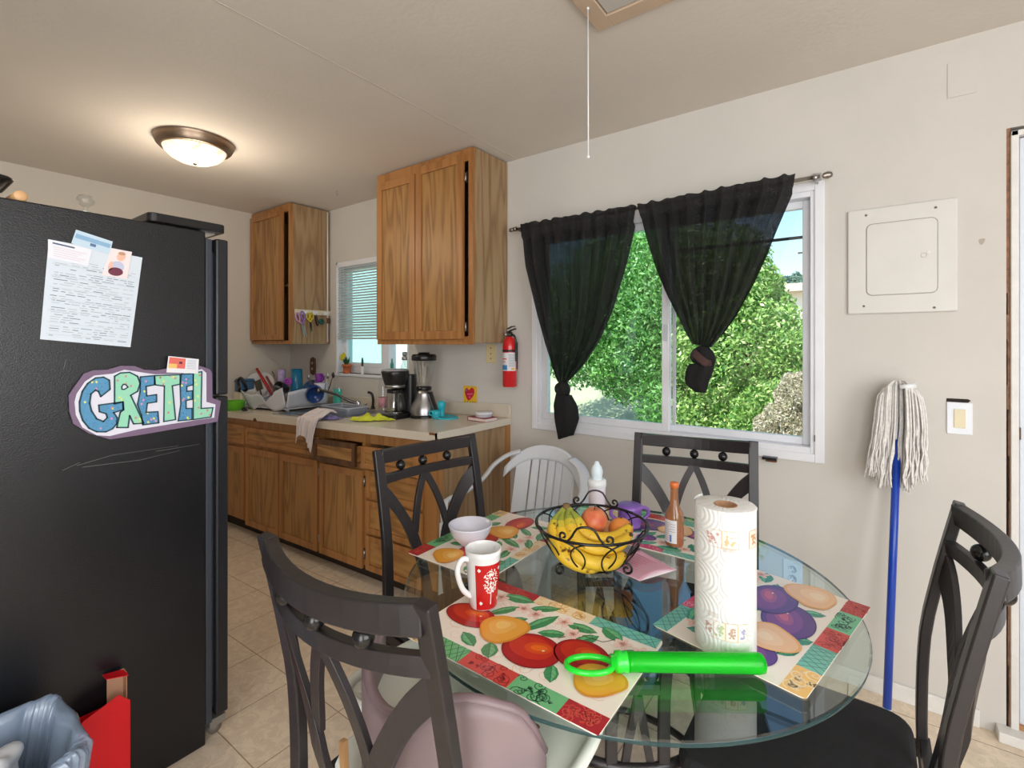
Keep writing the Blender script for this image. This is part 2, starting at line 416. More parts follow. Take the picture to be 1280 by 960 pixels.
# window 1: white vinyl slider
def frame_rect(b, x0, x1, z0, z1, w_, y0, y1):
    b.box((x0, y0, z0), (x0+w_, y1, z1)); b.box((x1-w_, y0, z0), (x1, y1, z1))
    b.box((x0+w_, y0, z0), (x1-w_, y1, z0+w_)); b.box((x0+w_, y0, z1-w_), (x1-w_, y1, z1))
b = MB(); x0, x1, z0, z1 = W1
frame_rect(b, x0, x1, z0, z1, .045, .0, .09)
frame_rect(b, x0-.015, x1+.006, z0-.015, z1+.012, .035, -.008, -.0005)
win = struct(b, 'window_1', TRIM, bevel=.003)
b = MB(); frame_rect(b, x0+.045, 3.40, z0+.045, z1-.045, .036, .015, .045)
sa1 = b.build('sash', TRIM, win, bevel=.003)
b = MB(); frame_rect(b, 3.36, x1-.045, z0+.045, z1-.045, .032, .05, .08)
sa2 = b.build('sash', TRIM, win, bevel=.003)
b = MB(); b.box((x0+.08, .028, z0+.08), (3.366, .032, z1-.08)); b.build('pane', WINGL2, sa1)
b = MB(); b.box((3.39, .063, z0+.075), (x1-.075, .067, z1-.075)); b.build('pane', WINGL, sa2)
b = MB(); b.box((3.378, .0, 1.36), (3.394, .016, 1.44)); b.box((3.41, .035, .95), (3.424, .05, 1.9)); b.build('latch', mat('sash_seal', (196, 200, 206), .5), win, bevel=.002)
b = MB(); b.box((3.41, .080, 1.80), (x1-.07, .09, 1.812)); b.build('screen_bar', BLKM, win)
b = MB(); b.box((x1-.03, -.010, .945), (x1-.027, -.0075, .972)); b.build('stain', BLKM, win)

# window 2 above the sink
b = MB(); x0, x1, z0, z1 = W2
b.box((x0-.02, -.012, z0-.022), (x1+.02, .06, z0)); b.box((x0, .0, z0), (x0+.02, .06, z1)); b.box((x1-.02, .0, z0), (x1, .06, z1)); b.box((x0, 0, z1-.02), (x1, .06, z1))
frame_rect(b, x0+.02, x1-.02, z0, z1-.02, .05, .05, .11)
b.box((1.20, .045, z0+.02), (1.29, .115, z1-.04)); b.box((x0+.07, .05, z0+.05), (1.2, .10, z0+.085))
win2 = struct(b, 'window_2', TRIM, bevel=.003)
b = MB(); b.box((x0+.07, .075, z0+.08), (1.20, .08, z1-.07)); b.build('pane', FROST if False else WINGL2, win2)
b = MB(); b.box((1.29, .085, z0+.05), (x1-.07, .09, z1-.07)); b.build('pane', WINGL, win2)

# door 1 with its casing
b = MB(); b.box((D1[0]+.010, -.008, 0), (D1[0]+.030, .12, 2.072)); b.box((D1[0]+.010, -.008, 2.052), (D1[1]-.01, .12, 2.072)); b.box((D1[1]-.03, -.008, 0), (D1[1]-.01, .12, 2.072))
b.box((4.54, -.055, 0), (4.63, -.0, .035)); b.box((4.60, -.03, .0), (D1[1]-.03, .1, .022))
struct(b, 'trim_2', CASING, bevel=.003)
b = MB()
for k in range(26):
    z = k*.08; wj = .003 if z < 1.1 else (.006 if z < 1.45 else .0125); b.box((D1[0]+.0105-wj+random.uniform(-.003, .001), .002+random.uniform(0, .003), z), (D1[0]+.0105, .06, z+.085))
struct(b, 'trim_3', mat('raw_wood_edge', (150, 112, 88), .9, bump=1, bscale=90, var=.35, vscale=40))
b = MB(); b.box((D1[0]+.034, .012, .03), (D1[1]-.034, .052, 2.048)); dr = struct(b, 'door_1', mat('door_paint', (214, 220, 230), .4), bevel=.003)
b = MB(); b.lathe([(0,-.07),(.014,-.07),(.024,-.055),(.026,-.04),(.018,-.025),(.01,-.018),(.01,0)], (D1[1]-.1, .012, .98), 20, 'y'); b.build('door_knob', NICKEL, dr)
b = MB(); b.box((D1[0]+.028, .002, 1.02), (D1[0]+.036, .012, 1.06)); b.build('strike_plate', BRONZE, dr)
b = MB(); b.box((4.588, -.002, .022), (5.45, .012, .05)); b.build('threshold', mat('sill_wood', (176, 130, 84), .6), dr)
# made-up window frames on the solid unseen walls, set behind the fill lamps
b = MB(); frame_rect(b, 3.65, 5.65, .1, 2.4-.03, .05, YF, YF+.04); struct(b, 'added_window_front', TRIM)
b = MB(); b.box((XR-.03, -3.65, .6), (XR, -3.6, 2.3)); b.box((XR-.03, -1.6, .6), (XR, -1.55, 2.3)); b.box((XR-.03, -3.65, .6), (XR, -1.55, .65)); b.box((XR-.03, -3.65, 2.25), (XR, -1.55, 2.3)); struct(b, 'added_window_side', TRIM)

# ================================================================== BIG FURNITURE
# ---- refrigerator
XS = 2.39; YB = -2.42
fr = thing('refrigerator', 'black textured refrigerator with papers and a name sign on its side', 'refrigerator', (2.0, -2.0, 0))
b = MB(); b.box((1.66, YB, .0), (XS, -1.640, 1.722)); b.build('body', FRSIDE, fr, bevel=.004)
b = MB(); b.box((1.665, -1.638, .06), (XS-.004, -1.618, 1.70)); b.box((1.69, -1.62, .1), (XS-.02, -1.607, 1.66)); b.build('gasket', GASK, fr, bevel=.003)
b = MB(); b.box((1.66, -1.608, 1.17), (XS, -1.568, 1.705)); b.build('door', FRDOOR, fr, bevel=.006)
b = MB(); b.box((1.66, -1.608, .075), (XS, -1.568, 1.165)); b.build('door', FRDOOR, fr, bevel=.006)
b = MB(); b.M = None
b.prism(rrect(-1.80, 2.20, -1.575, XS-.0, .02), (0, 0, 1.728), (0, 1, 0), (1, 0, 0), -.028); b.build('hinge_cover', BLK, fr, bevel=.003)
b = MB(); b.box((XS-.1, -1.645, 1.722), (XS-.03, -1.60, 1.730)); b.build('hinge', STEEL, fr)
b = MB(); b.cbox((2.36, -1.60, .055), (.05, .05, .025)); b.lathe([(0,-.012),(.022,-.012),(.022,.012),(0,.012)], (2.35, -1.60, .022), 16, 'x'); b.build('leveling_roller', mat('dull_zinc', (150, 146, 140), .5, metal=.6), fr)
b = MB()
def onside(u, v, h=0): return onx(u, v, XS+.0006+h)
for pts in (((96,582),(140,569),(223,557)), ((103,584),(175,575),(225,563)), ((243,554),(262,552),(285,549)), ((195,564),(215,561),(250,555)), ((83,449),(79,462)), ((78,588),(100,578))):
    b = MB()
    P_ = [onside(*p) for p in pts if p[0] < 262]
    b.tube(P_, .0006, 4); b.build('scratch', mat('scratch', (120, 120, 122), .6), fr)

# ---- kitchen base run
def door_mb(x0, x1, z0, z1, y, horizontal=False, fw=.042, th=.018):
    b = MB(); b.m(0)
    b.box((x0, y-th, z0), (x0+fw, y, z1)); b.box((x1-fw, y-th, z0), (x1, y, z1))
    b.box((x0+fw, y-th, z0), (x1-fw, y, z0+fw)); b.box((x0+fw, y-th, z1-fw), (x1-fw, y, z1))
    b.m(1); b.box((x0+fw, y-th+.008, z0+fw), (x1-fw, y-.001, z1-fw))
    return b
YC = -.60
def hinge(x, z, y, parent, sg=True):
    b = MB(); b.m(0); b.box((x-.008, y-.004, z-.03), (x+.012, y, z+.03)); b.m(1); b.tube([(x+.002, y-.008, z-.022), (x+.002, y-.008, z+.022)], .005, 8)
    b.build('hinge', [BRONZE, STEEL], parent, sagged=sg)
def carcass(x0, x1, parent, endpanel=False):
    b = MB(); b.m(0)
    b.box((x0, YC, .10), (x0+.018, 0, .86)); b.box((x1-.018, YC, .10), (x1, 0, .86))
    b.box((x0+.018, YC, .10), (x1-.018, 0, .118)); b.box((x0+.018, -.012, .118), (x1-.018, -.001, .86))
    b.build('carcass', OAKE, parent, sagged=True)
    b = MB(); b.box((x0, YC+.06, .0), (x1, YC+.075, .10)); b.build('toe_kick', TOEK, parent, sagged=True)
def faceframe(x0, x1, openings, parent):
    b = MB(); xs = sorted({x0, x1, *[o[0] for o in openings], *[o[1] for o in openings]}); zs = sorted({.10, .862, *[o[2] for o in openings], *[o[3] for o in openings]})
    for i in range(len(xs)-1):
        for j in range(len(zs)-1):
            cx = (xs[i]+xs[i+1])/2; cz = (zs[j]+zs[j+1])/2
            if any(o[0] < cx < o[1] and o[2] < cz < o[3] for o in openings): continue
            b.box((xs[i], YC-.002, zs[j]), (xs[i+1], YC+.016, zs[j+1]))
    b.build('face_frame', OAKF, parent, sagged=True)
c = thing('base_cabinet', 'oak base cabinet in the corner, mostly hidden by the refrigerator', 'cabinet', (.24, -.3, -.07))
carcass(0.003, .478, c); faceframe(.003, .478, [(.06, .44, .14, .63)], c)
door_mb(.03, .462, .115, .645, YC-.004).build('door', [OAKF, OAK], c, sagged=True, bevel=.002)
door_mb(.03, .462, .672, .812, YC-.004, fw=.03).build('drawer', [OAKF, OAKH], c, sagged=True, bevel=.002)
c = thing('base_cabinet', 'wide oak sink cabinet with two doors below a long false front', 'cabinet', (.95, -.3, -.05))
carcass(.480, 1.418, c); faceframe(.480, 1.418, [(.52, 1.38, .14, .63)], c)
door_mb(.492, .955, .085, .652, YC-.004).build('door', [OAKF, OAK], c, sagged=True, bevel=.002)
door_mb(.965, 1.412, .085, .652, YC-.004).build('door', [OAKF, OAK], c, sagged=True, bevel=.002)
door_mb(.492, 1.412, .680, .800, YC-.004, fw=.03).build('false_front', [OAKF, OAKH], c, sagged=True, bevel=.002)
hinge(1.417, .58, YC-.002, c); hinge(1.417, .17, YC-.002, c)
c = thing('base_cabinet', 'oak base cabinet with one door and a drawer left pulled out', 'cabinet', (1.64, -.3, -.03))
carcass(1.420, 1.868, c); faceframe(1.420, 1.868, [(1.45, 1.84, .14, .63), (1.45, 1.84, .68, .80)], c)
door_mb(1.436, 1.856, .085, .645, YC-.004).build('door', [OAKF, OAK], c, sagged=True, bevel=.002)
b = door_mb(1.436, 1.85, .668, .800, YC-.045, fw=.03); b.m(1); b.box((1.455, YC-.045, .69), (1.465, -.15, .78)); b.box((1.825, YC-.045, .69), (1.835, -.15, .78)); b.box((1.465, YC-.045, .69), (1.825, -.15, .70))
b.build('drawer', [OAKD, OAKH], c, sagged=True, bevel=.002)
hinge(1.866, .58, YC-.002, c); hinge(1.866, .17, YC-.002, c)
c = thing('base_cabinet', 'oak drawer cabinet at the end of the counter with grey veneered side', 'cabinet', (2.15, -.3, 0))
carcass(1.870, 2.440, c); faceframe(1.870, 2.440, [(1.90, 2.33, .69, .80), (1.9, 2.33, .52, .64), (1.9, 2.33, .32, .47), (1.9, 2.33, .14, .27)], c)
for z0, z1, x0 in ((.668, .790, 1.885), (.500, .655, 1.892), (.300, .482, 1.892), (.090, .285, 1.892)):
    door_mb(x0, 2.345, z0, z1, YC-(.03 if z0 > .66 else .004), fw=.032).build('drawer', [OAKF, OAKH], c, sagged=True, bevel=.002)
b = MB(); b.box((2.4405, YC, .0), (2.447, -.003, .865)); b.build('end_panel', OAKE, c, bevel=.001)
b = MB(); b.box((2.4472, -.045, .0), (2.453, -.003, .862)); b.build('corner_strip', OAKF, c)
b = MB(); b.box((2.4472, YC, .0), (2.4495, YC+.03, .862)); b.build('corner_strip', OAKF, c)
# sink hole x .84-1.46 y -.55..-.13
SX0, SX1, SY0, SY1 = .80, 1.46, -.555, -.13
wt = thing('worktop', 'long beige laminate worktop with rounded front edge over the oak cabinets', 'countertop', (1.2, -.3, .87))
b = MB(); xs = [.003, SX0, SX1, 2.462]; ys = [-.640, SY0, SY1, -.003]
for i in range(3):
    for j in range(3):
        if i == 1 and j == 1: continue
        b.box((xs[i], ys[j], .866), (xs[i+1], ys[j+1], .905))
b.box((.003, -.6405, .862), (2.462, -.625, .9045))
b.build('slab', LAM, wt, sagged=True)
b = MB(); b.box((.022, -.022, .905), (2.462, -.003, .985)); b.box((.003, -.62, .905), (.022, -.003, .985)); b.build('backsplash', LAM, wt, sagged=True, bevel=.004)
b = MB(); b.prism(sp2([(0,0),(.05,.0),(.035,.02),(.015,.022)]), (.65, -.6412, .858), (1,0,0), (0,0,1), -.0008); b.build('chipped_edge', mat('exposed_core', (110, 66, 36), .9, var=.3, vscale=80), wt, sagged=True)
b = MB(); b.box((2.424, -.643, .895), (2.462, -.640, .9055)); b.build('chipped_edge', mat('exposed_core', (110, 66, 36), .9, var=.3, vscale=80), wt, sagged=True)
sk_ = thing('kitchen_sink', 'stainless double-bowl sink set into the worktop below the small window', 'sink', (1.13, -.34, .87))
b = MB(); xs = [SX0-.018, SX0+.012, 1.115, 1.145, SX1-.012, SX1+.018]; ys = [SY0-.018, SY0+.014, SY1-.05, SY1+.018]
for i in range(5):
    for j in range(3):
        if i in (1, 3) and j == 1: continue
        b.box((xs[i], ys[j], .906), (xs[i+1], ys[j+1], .9095))
b.build('rim', STEEL, sk_, sagged=True, bevel=.001)
for xa, xb in ((xs[1], xs[2]), (xs[3], xs[4])):
    b = MB()
    def bowl(u, v, xa=xa, xb=xb):
        a = 2*PI*u; cx = (xa+xb)/2; cy = (ys[1]+ys[2])/2; hx = (xb-xa)/2; hy = (ys[2]-ys[1])/2
        k = 1/max(abs(math.cos(a)), abs(math.sin(a))) ; k = k*.75+.25 if k > 1.2 else k
        s_ = 1 if v < .25 else (.97 if v < .7 else .97*(1-(v-.7)/.3)*1.0)
        return (cx+hx*math.cos(a)*min(k, 1.32)*s_, cy+hy*math.sin(a)*min(k, 1.32)*s_, .9065-.15*min(1, v/.7))
    b.grid(bowl, 40, 9, True); b.build('basin', STEEL, sk_, sagged=True, solid=.0015)

# ---- upper cabinets
def upper(x0, x1, doors, label, name, d=.30, z0=1.342, z1=2.432, hing=()):
    c = thing(name, label, 'cabinet', ((x0+x1)/2, -d/2, z0))
    b = MB(); b.box((x0, -d, z0+.01), (x0+.015, -.002, z1)); b.box((x1-.015, -d, z0+.01), (x1, -.002, z1)); b.box((x0+.015, -d, z0+.01), (x1-.015, -.002, z0+.025)); b.box((x0+.015, -d, z1-.015), (x1-.015, -.002, z1)); b.box((x0+.015, -.012, z0+.025), (x1-.015, -.002, z1-.015))
    b.build('carcass', OAKE, c, bevel=.001)
    b = MB(); b.box((x0, -d-.018, z0), (x0+.035, -d, z1)); b.box((x1-.035, -d-.018, z0), (x1, -d, z1)); b.box((x0+.035, -d-.018, z0), (x1-.035, -d, z0+.045)); b.box((x0+.035, -d-.018, z1-.07), (x1-.035, -d, z1))
    b.build('face_frame', OAKF, c, bevel=.001)
    for xa, xb, za, zb in doors: door_mb(xa, xb, za, zb, -d-.02, fw=.048).build('door', [OAKF, OAK], c, bevel=.002)
    return c
cb = upper(1.615, 2.432, [(1.632, 1.985, 1.372, 2.37), (1.993, 2.372, 1.372, 2.40)], 'large oak wall cabinet with two tall doors beside the curtained window', 'wall_cabinet')
hinge(2.382, 2.27, -.318, cb, False); hinge(2.382, 1.44, -.318, cb, False)
ca = thing('wall_cabinet', 'narrow oak corner wall cabinet with its door ajar and hooks on its side', 'cabinet', (.3, -.15, 1.345))
x0, x1, d = .003, .610, .322
b = MB(); b.box((x0, -d, 1.345), (x0+.015, -.002, 2.43)); b.box((x1-.015, -d, 1.345), (x1, -.002, 2.43)); b.box((x0+.015, -d, 1.345), (x1-.015, -.002, 1.36)); b.box((x0+.015, -.012, 1.36), (x1-.015, -.002, 2.43)); b.box((x0+.015, -d, 2.415), (x1-.015, -.002, 2.43)); b.box((x0+.015, -d+.02, 1.80), (x1-.015, -.012, 1.815))
b.build('carcass', OAKE, ca, bevel=.001)
b = MB(); b.box((x0, -d-.018, 1.345), (x0+.03, -d, 2.43)); b.box((x1-.03, -d-.018, 1.345), (x1+.002, -d, 2.43)); b.box((x0+.03, -d-.018, 2.37), (x1-.03, -d, 2.43)); b.box((x0+.03, -d-.018, 1.345), (x1-.03, -d, 1.372)); b.build('face_frame', OAKF, ca)
b = door_mb(.02, .525, 1.375, 2.39, -d-.022); b.build('door', [OAKF, OAK], ca, bevel=.002)
b = MB(); b.tube([(.62, -.03, 1.36), (.62, -.03, 2.42)], .006, 6); b.build('caulk_bead', CASING, ca)
b = MB(); b.lathe([(0,0),(.03,0),(.032,.02),(.03,.08),(.0,.08)], (.555, -.26, 1.362), 20); b.lathe([(0,.08),(.022,.08),(.022,.12),(0,.12)], (.555,-.26,1.362), 20)
tag(b.build('pill_bottle', WHITE), 'white lidded bottle showing in the gap of the corner cabinet', 'bottle')
b = MB(); b.lathe([(0,0),(.035,0),(.045,.05),(.047,.16),(.0,.165)], (.545, -.25, 1.816), 20)
tag(b.build('paper_cup_stack', mat('cup_lilac', (205, 205, 220), .5)), 'pale stack of cups on the upper shelf behind the ajar door', 'cups')

# ================================================================== DINING SET
TZ = .75; TC = (3.655, -1.175)
def chair_proto(label):
    c = thing('dining_chair', label, 'chair', (0, 0, 0), 0, 'dark metal dining chairs around the glass table')
    prof = [(0,-.285),(.1,-.262),(.25,-.228),(.41,-.203),(.56,-.20),(.70,-.206),(.80,-.222),(.90,-.242),(1.0,-.264)]
    zs = [p[0] for p in prof]
    sm = spline([(0, y, z) for z, y in prof], 4)
    def yb(z):
        for a, b_ in zip(sm, sm[1:]):
            if a.z <= z <= b_.z: return a.y+(b_.y-a.y)*(z-a.z)/max(1e-6, b_.z-a.z)
        return sm[-1].y
    hw = .196
    def bul(x): return .045*(1-(x/hw)**2) if abs(x) < hw else 0
    def S(x, z): return Vector((x, yb(z)-bul(x)*min(1, max(0, (z-.46)/.2)), z-.010*(1-(x/hw)**2)*min(1, max(0, (z-.8)/.15))))
    def N(p): return Vector((-2*.052*p.x/hw/hw*-1, 1, 0)).normalized() if False else Vector((.09*p.x/hw/hw*-1, 1, .15)).normalized()
    for s in (-1, 1):
        b = MB(); b.bar([(s*.200, yb(z), z) for z in [k*.05 for k in range(21)]], .032, .020, (0, 1, 0))
        b.build('back_leg', IRON, c, bevel=.003, world=False)
    b = MB(); xs = [-.196+.392*k/14 for k in range(15)]
    b.bar([S(x, .977) for x in xs], .044, .024, lambda p: (-.09*p.x/hw/hw*-1, 1, 0)); b.build('top_rail', IRON, c, bevel=.003, world=False)
    b = MB(); b.bar([S(x, .905) for x in xs], .030, .018, lambda p: (-.09*p.x/hw/hw*-1, 1, 0)); b.build('cross_rail', IRON, c, bevel=.002, world=False)
    for x in (-.10, 0, .10):
        b = MB(); b.ball(tuple(S(x, .938)), .0165, 20, 12); b.build('ball', IRONB, c, world=False)
    for s in (-1, 1):
        up_ = sp2([(.192,.895),(.155,.857),(.120,.808),(.085,.75),(.055,.69),(.038,.63),(.028,.56),(.024,.46)], 3, False); lo_ = sp2([(.192,.832),(.158,.795),(.128,.752),(.102,.70),(.082,.645),(.066,.59),(.058,.54),(.054,.46)], 3, False)
        b = MB(); ring = []
        for (xa, za), (xb, zb_) in zip(up_, lo_): ring.append([b.P(S(s*x, z)+Vector((0, dy, 0))) for x, z, dy in ((xa, za, -.006), (xb, zb_, -.006), (xb, zb_, .006), (xa, za, .006))])
        for q0, q1 in zip(ring, ring[1:]):
            for k in range(4):
                f_ = (q0[k], q0[(k+1) % 4], q1[(k+1) % 4], q1[k]); b.F(f_ if s < 0 else f_[::-1])
        b.F(ring[0]); b.F(ring[-1]); b.build('curved_slat', IRON, c, bevel=.001, world=False)
        pts = spline([(s*.004, .892, 0), (s*.030, .835, 0), (s*.052, .77, 0), (s*.068, .70, 0)], 4)
        b = MB(); b.bar([S(p.x, p.y)+Vector((0, .001, 0)) for p in pts], .024, .011, (0, 1, .15)); b.build('center_slat', IRON, c, bevel=.001, world=False)
    b = MB(); b.bar([(-.196, -.205, .45), (.196, -.205, .45)], .035, .018, (0, 1, 0)); b.bar([(-.20, .19, .43), (.20, .19, .43)], .03, .018, (0, 1, 0))
    b.bar([(-.205, -.205, .43), (-.205, .20, .43)], .03, .018, (1, 0, 0)); b.bar([(.205, -.205, .43), (.205, .20, .43)], .03, .018, (1, 0, 0)); b.build('seat_frame', IRON, c, world=False)
    for s in (-1, 1):
        b = MB(); b.bar([(s*.200, .195, 0), (s*.200, .195, .2), (s*.205, .195, .445)], .028, .028, (0, 1, 0)); b.build('front_leg', IRON, c, bevel=.003, world=False)
        b = MB(); b.tube([(s*.2, -.23, .2), (s*.2, .19, .2)], .008, 8); b.build('stretcher', IRON, c, world=False)
    b = MB(); b.prism([(x, y) for x, y in rrect(-.215, -.185, .215, .225, .05)], (0, 0, .447), (1, 0, 0), (0, 1, 0), .048)
    b.build('seat', SEATB, c, bevel=.018, bseg=4, world=False)
    return c
ch = chair_proto('dark metal dining chair nearest the camera, seen from behind, holding the child seat')
spots = [((3.502, -1.638, 0), 1, None), ((3.184, -1.17, 0), -98, 'dark metal dining chair between the table and the drawer cabinet'),
         ((3.708, -.746, 0), -169.1, 'dark metal dining chair under the curtained window, behind the hot sauce bottle'),
         ((4.081, -1.125, 0), 90, 'dark metal dining chair at the right of the table, in front of the mop')]
for k, (loc, rz, lab) in enumerate(spots):
    o = ch if k == 0 else copy_tree(ch)
    o.location = loc; o.rotation_euler = (0, 0, math.radians(rz))
    if lab: o['label'] = lab

tb = thing('dining_table', 'round clear glass dining table on dark metal lattice legs', 'table', (TC[0], TC[1], 0))
b = MB(); R_ = .536
b.lathe([(0, TZ), (R_-.004, TZ), (R_-.001, TZ-.002)], (TC[0], TC[1], 0), 128, smooth=False); b.lathe([(R_-.001, TZ-.009), (R_-.004, TZ-.011), (0, TZ-.011)], (TC[0], TC[1], 0), 128, smooth=False)
b.m(1); b.lathe([(R_-.001, TZ-.002), (R_, TZ-.0045), (R_-.001, TZ-.009)], (TC[0], TC[1], 0), 128)
b.build('glass_top', [TABGL, TABED], tb)
# four lattice legs that face the camera-side diagonal, joined by a ring
ang0 = TH
for k in range(4):
    a = ang0 + k*PI/2 - PI/2
    ux, uy = math.cos(a), math.sin(a); sx_, sy_ = -uy, ux
    def L(r, s, z): return Vector((TC[0]+ux*r+sx_*s, TC[1]+uy*r+sy_*s, z))
    rad = [(.0,.34),(.10,.30),(.25,.255),(.42,.225),(.58,.225),(.70,.25),(.737,.27)]
    rs = spline([(r, 0, z) for z, r in rad], 5)
    lg = None
    for s in (-1, 1):
        b = MB(); b.bar([L(p.x, s*(.056), p.z) for p in rs], .024, .016, (ux, uy, 0)); o_ = b.build('leg', IRON, tb, bevel=.002)
    def rr(z):
        for p, q in zip(rs, rs[1:]):
            if p.z <= z <= q.z: return p.x+(q.x-p.x)*(z-p.z)/max(1e-6, q.z-p.z)
        return rs[-1].x
    for s in (-1, 1):
        b = MB(); b.bar([L(rr(z), s*.0545*(1-(z-.30)/.30 if z > .30 else 1), z) for z in (.18, .30, .40, .50, .598)], .016, .010, (ux, uy, 0)); b.build('lattice_bar', IRON, tb)
        b = MB(); b.ball(tuple(L(rr(.655), s*.024, .653)), .0165); b.build('ball', IRONB, tb)
    for z in (.685, .615):
        b = MB(); b.bar([L(rr(z), -.045, z), L(rr(z), .045, z)], .022, .012, (ux, uy, 0)); b.build('cross_rail', IRON, tb)
    b = MB(); b.lathe([(0, .737), (.018, .737), (.018, .739), (0, .739)], tuple(L(.27, .0, 0)), 16); b.lathe([(0,.0),(.01,0)], tuple(L(.27,0,0)), 6)
    b = MB(); b.bar([L(.27, -.06, .731), L(.27, .06, .731)], .03, .012, (0, 0, 1)); b.build('support_pad', IRON, tb)
b = MB(); b.tube(circ((TC[0], TC[1], .445), .232, 64), .010, 8, True, 1.2); b.build('ring', IRON, tb)
b = MB(); b.tube(circ((TC[0], TC[1], .20), .272, 64), .010, 8, True); b.build('ring', IRON, tb)

# ---- placemats
def placemat(name, label, corner, eL, eS, variant):
    root_loc = corner
    O = Vector((corner[0], corner[1], TZ+.0006)); U = Vector(eL); V = Vector(eS)
    if U.cross(V).z < 0: raise ValueError
    LL = U.length; SS = V.length; u = U.normalized(); v = V.normalized()
    b = MB(); 
    def sheet(poly, rgb, h):  # poly in (0..1,0..1)
        b.col(rgb)
        pts = [(x*LL, y*SS) for x, y in poly]
        ar = sum(pts[i][0]*pts[(i+1)%len(pts)][1]-pts[(i+1)%len(pts)][0]*pts[i][1] for i in range(len(pts)))
        if ar < 0: pts = pts[::-1]
        b.F([b.P(O+u*x+v*y+Vector((0,0,.0022+h*.00009))) for x, y in pts])
    b.col((250, 240, 228)); b.prism([(x, y) for x, y in rrect(0, 0, LL, SS, .010)], O, u, v, .0022)
    rnd = random.Random(5 if variant == 'A' else 9)
    def ell(cx, cy, rx, ry, rot=0, n=28):
        return [(cx+(rx*math.cos(t)*math.cos(rot)-ry*math.sin(t)*math.sin(rot))/LL, cy+(rx*math.cos(t)*math.sin(rot)+ry*math.sin(t)*math.cos(rot))/SS) for t in [2*PI*k/n for k in range(n)]]
    if variant == 'A':
        fr_c, fr_m, fr_h, fr_d = (180, 22, 28), (206, 46, 26), (240, 110, 20), (140, 12, 24)
        pear, pearh, peard = (240, 170, 60), (252, 205, 120), (226, 150, 44)
    else:
        fr_c, fr_m, fr_h, fr_d = (98, 52, 132), (128, 62, 140), (200, 96, 130), (66, 36, 110)
        pear, pearh, peard = (244, 196, 150), (252, 222, 186), (238, 178, 100)
    g1, g2, g3 = ((112, 190, 130), (70, 150, 95), (28, 84, 60)) if variant == 'A' else ((110, 196, 150), (62, 152, 130), (22, 84, 74))
    # pale background scrolls
    def line(pts, wd, rgb, h):
        b.col(rgb); P_ = [(x*LL, y*SS) for x, y in pts]
        for (xa, ya), (xb, yb_) in zip(P_, P_[1:]):
            dx, dy = xb-xa, yb_-ya; l = math.hypot(dx, dy)
            if l < 1e-6: continue
            nx, ny = -dy/l*wd/2, dx/l*wd/2
            q = [(xa-nx, ya-ny), (xb-nx, yb_-ny), (xb+nx, yb_+ny), (xa+nx, ya+ny)][::-1]
            ar = sum(q[i][0]*q[(i+1)%4][1]-q[(i+1)%4][0]*q[i][1] for i in range(4))
            if ar < 0: q = q[::-1]
            b.F([b.P(O+u*x+v*y+Vector((0,0,.0022+h*.00009))) for x, y in q])
    def scroll(cx, cy, r, rgb, wd, h, turns=1.6, n=14, x0=0, x1=1, y0=0, y1=1):
        a0 = rnd.uniform(0, 6.28)
        pts = [(cx+r*(k/n)*math.cos(a0+turns*6.28*k/n)/LL, cy+r*(k/n)*math.sin(a0+turns*6.28*k/n)/SS) for k in range(n+1)]
        pts = [(min(max(x, x0), x1), min(max(y, y0), y1)) for x, y in pts]
        line(pts, wd, rgb, h)
    for k in range(26): scroll(rnd.uniform(.05, .95), rnd.uniform(.2, .8), rnd.uniform(.012, .028), rnd.choice(((240, 208, 188), (236, 198, 160), (242, 214, 200))), .0011, 1)
    # patchwork borders
    def border(y0, y1, seams):
        for x0, x1, kind in seams:
            base, ink = {'g': (g1, g3), 'r': ((214, 66, 56), (160, 24, 34)), 'R': ((176, 24, 38), (224, 84, 70)), 'o': ((246, 196, 110), (250, 226, 180)), 'c': ((246, 224, 186), (240, 180, 90)), 't': ((120, 196, 176), (36, 110, 110)), 'p': ((206, 60, 96), (240, 150, 170))}[kind]
            sheet([(x0, y0), (x1, y0), (x1, y1), (x0, y1)], base, 2)
            if kind in 'gt' and rnd.random() < .5:
                n = 6
                for k in range(n):
                    xa = x0+(x1-x0)*k/n; xb = min(x1, xa+(x1-x0)*.3)
                    line([(xa, y0), (xb, y1)], .0013, ink, 3); line([(xa, y1), (xb, y0)], .0013, ink, 3)
            else:
                for k in range(9): scroll(rnd.uniform(x0+.02, x1-.02), rnd.uniform(y0+.01, y1-.01), rnd.uniform(.008, .017), ink, .0018 if kind != 'o' else .003, 3, x0=x0, x1=x1, y0=y0, y1=y1)
                for k in range(7):
                    cx = rnd.uniform(x0+.03, x1-.03); cy = rnd.uniform(y0+.04, y1-.04); a = rnd.uniform(0, 6.28)
                    for q in range(4): line([(cx, cy), (cx+.007*math.cos(a+q*.5)/LL, cy+.007*math.sin(a+q*.5)/SS)], .0016, ink, 4)
    if variant == 'A':
        border(.0, .145, [(.0, .11, 'o'), (.11, .34, 'g'), (.34, .60, 'r'), (.60, .83, 'g'), (.83, 1, 'R')])
        border(.885, 1.0, [(0, .33, 'R'), (.33, .66, 'c'), (.66, .99, 't')])
    else:
        border(.0, .145, [(.0, .20, 'o'), (.20, .42, 't'), (.42, .62, 'r'), (.62, .84, 'g'), (.84, 1, 'R')])
        border(.885, 1.0, [(0, .28, 't'), (.28, .60, 'p'), (.60, .99, 'c')])
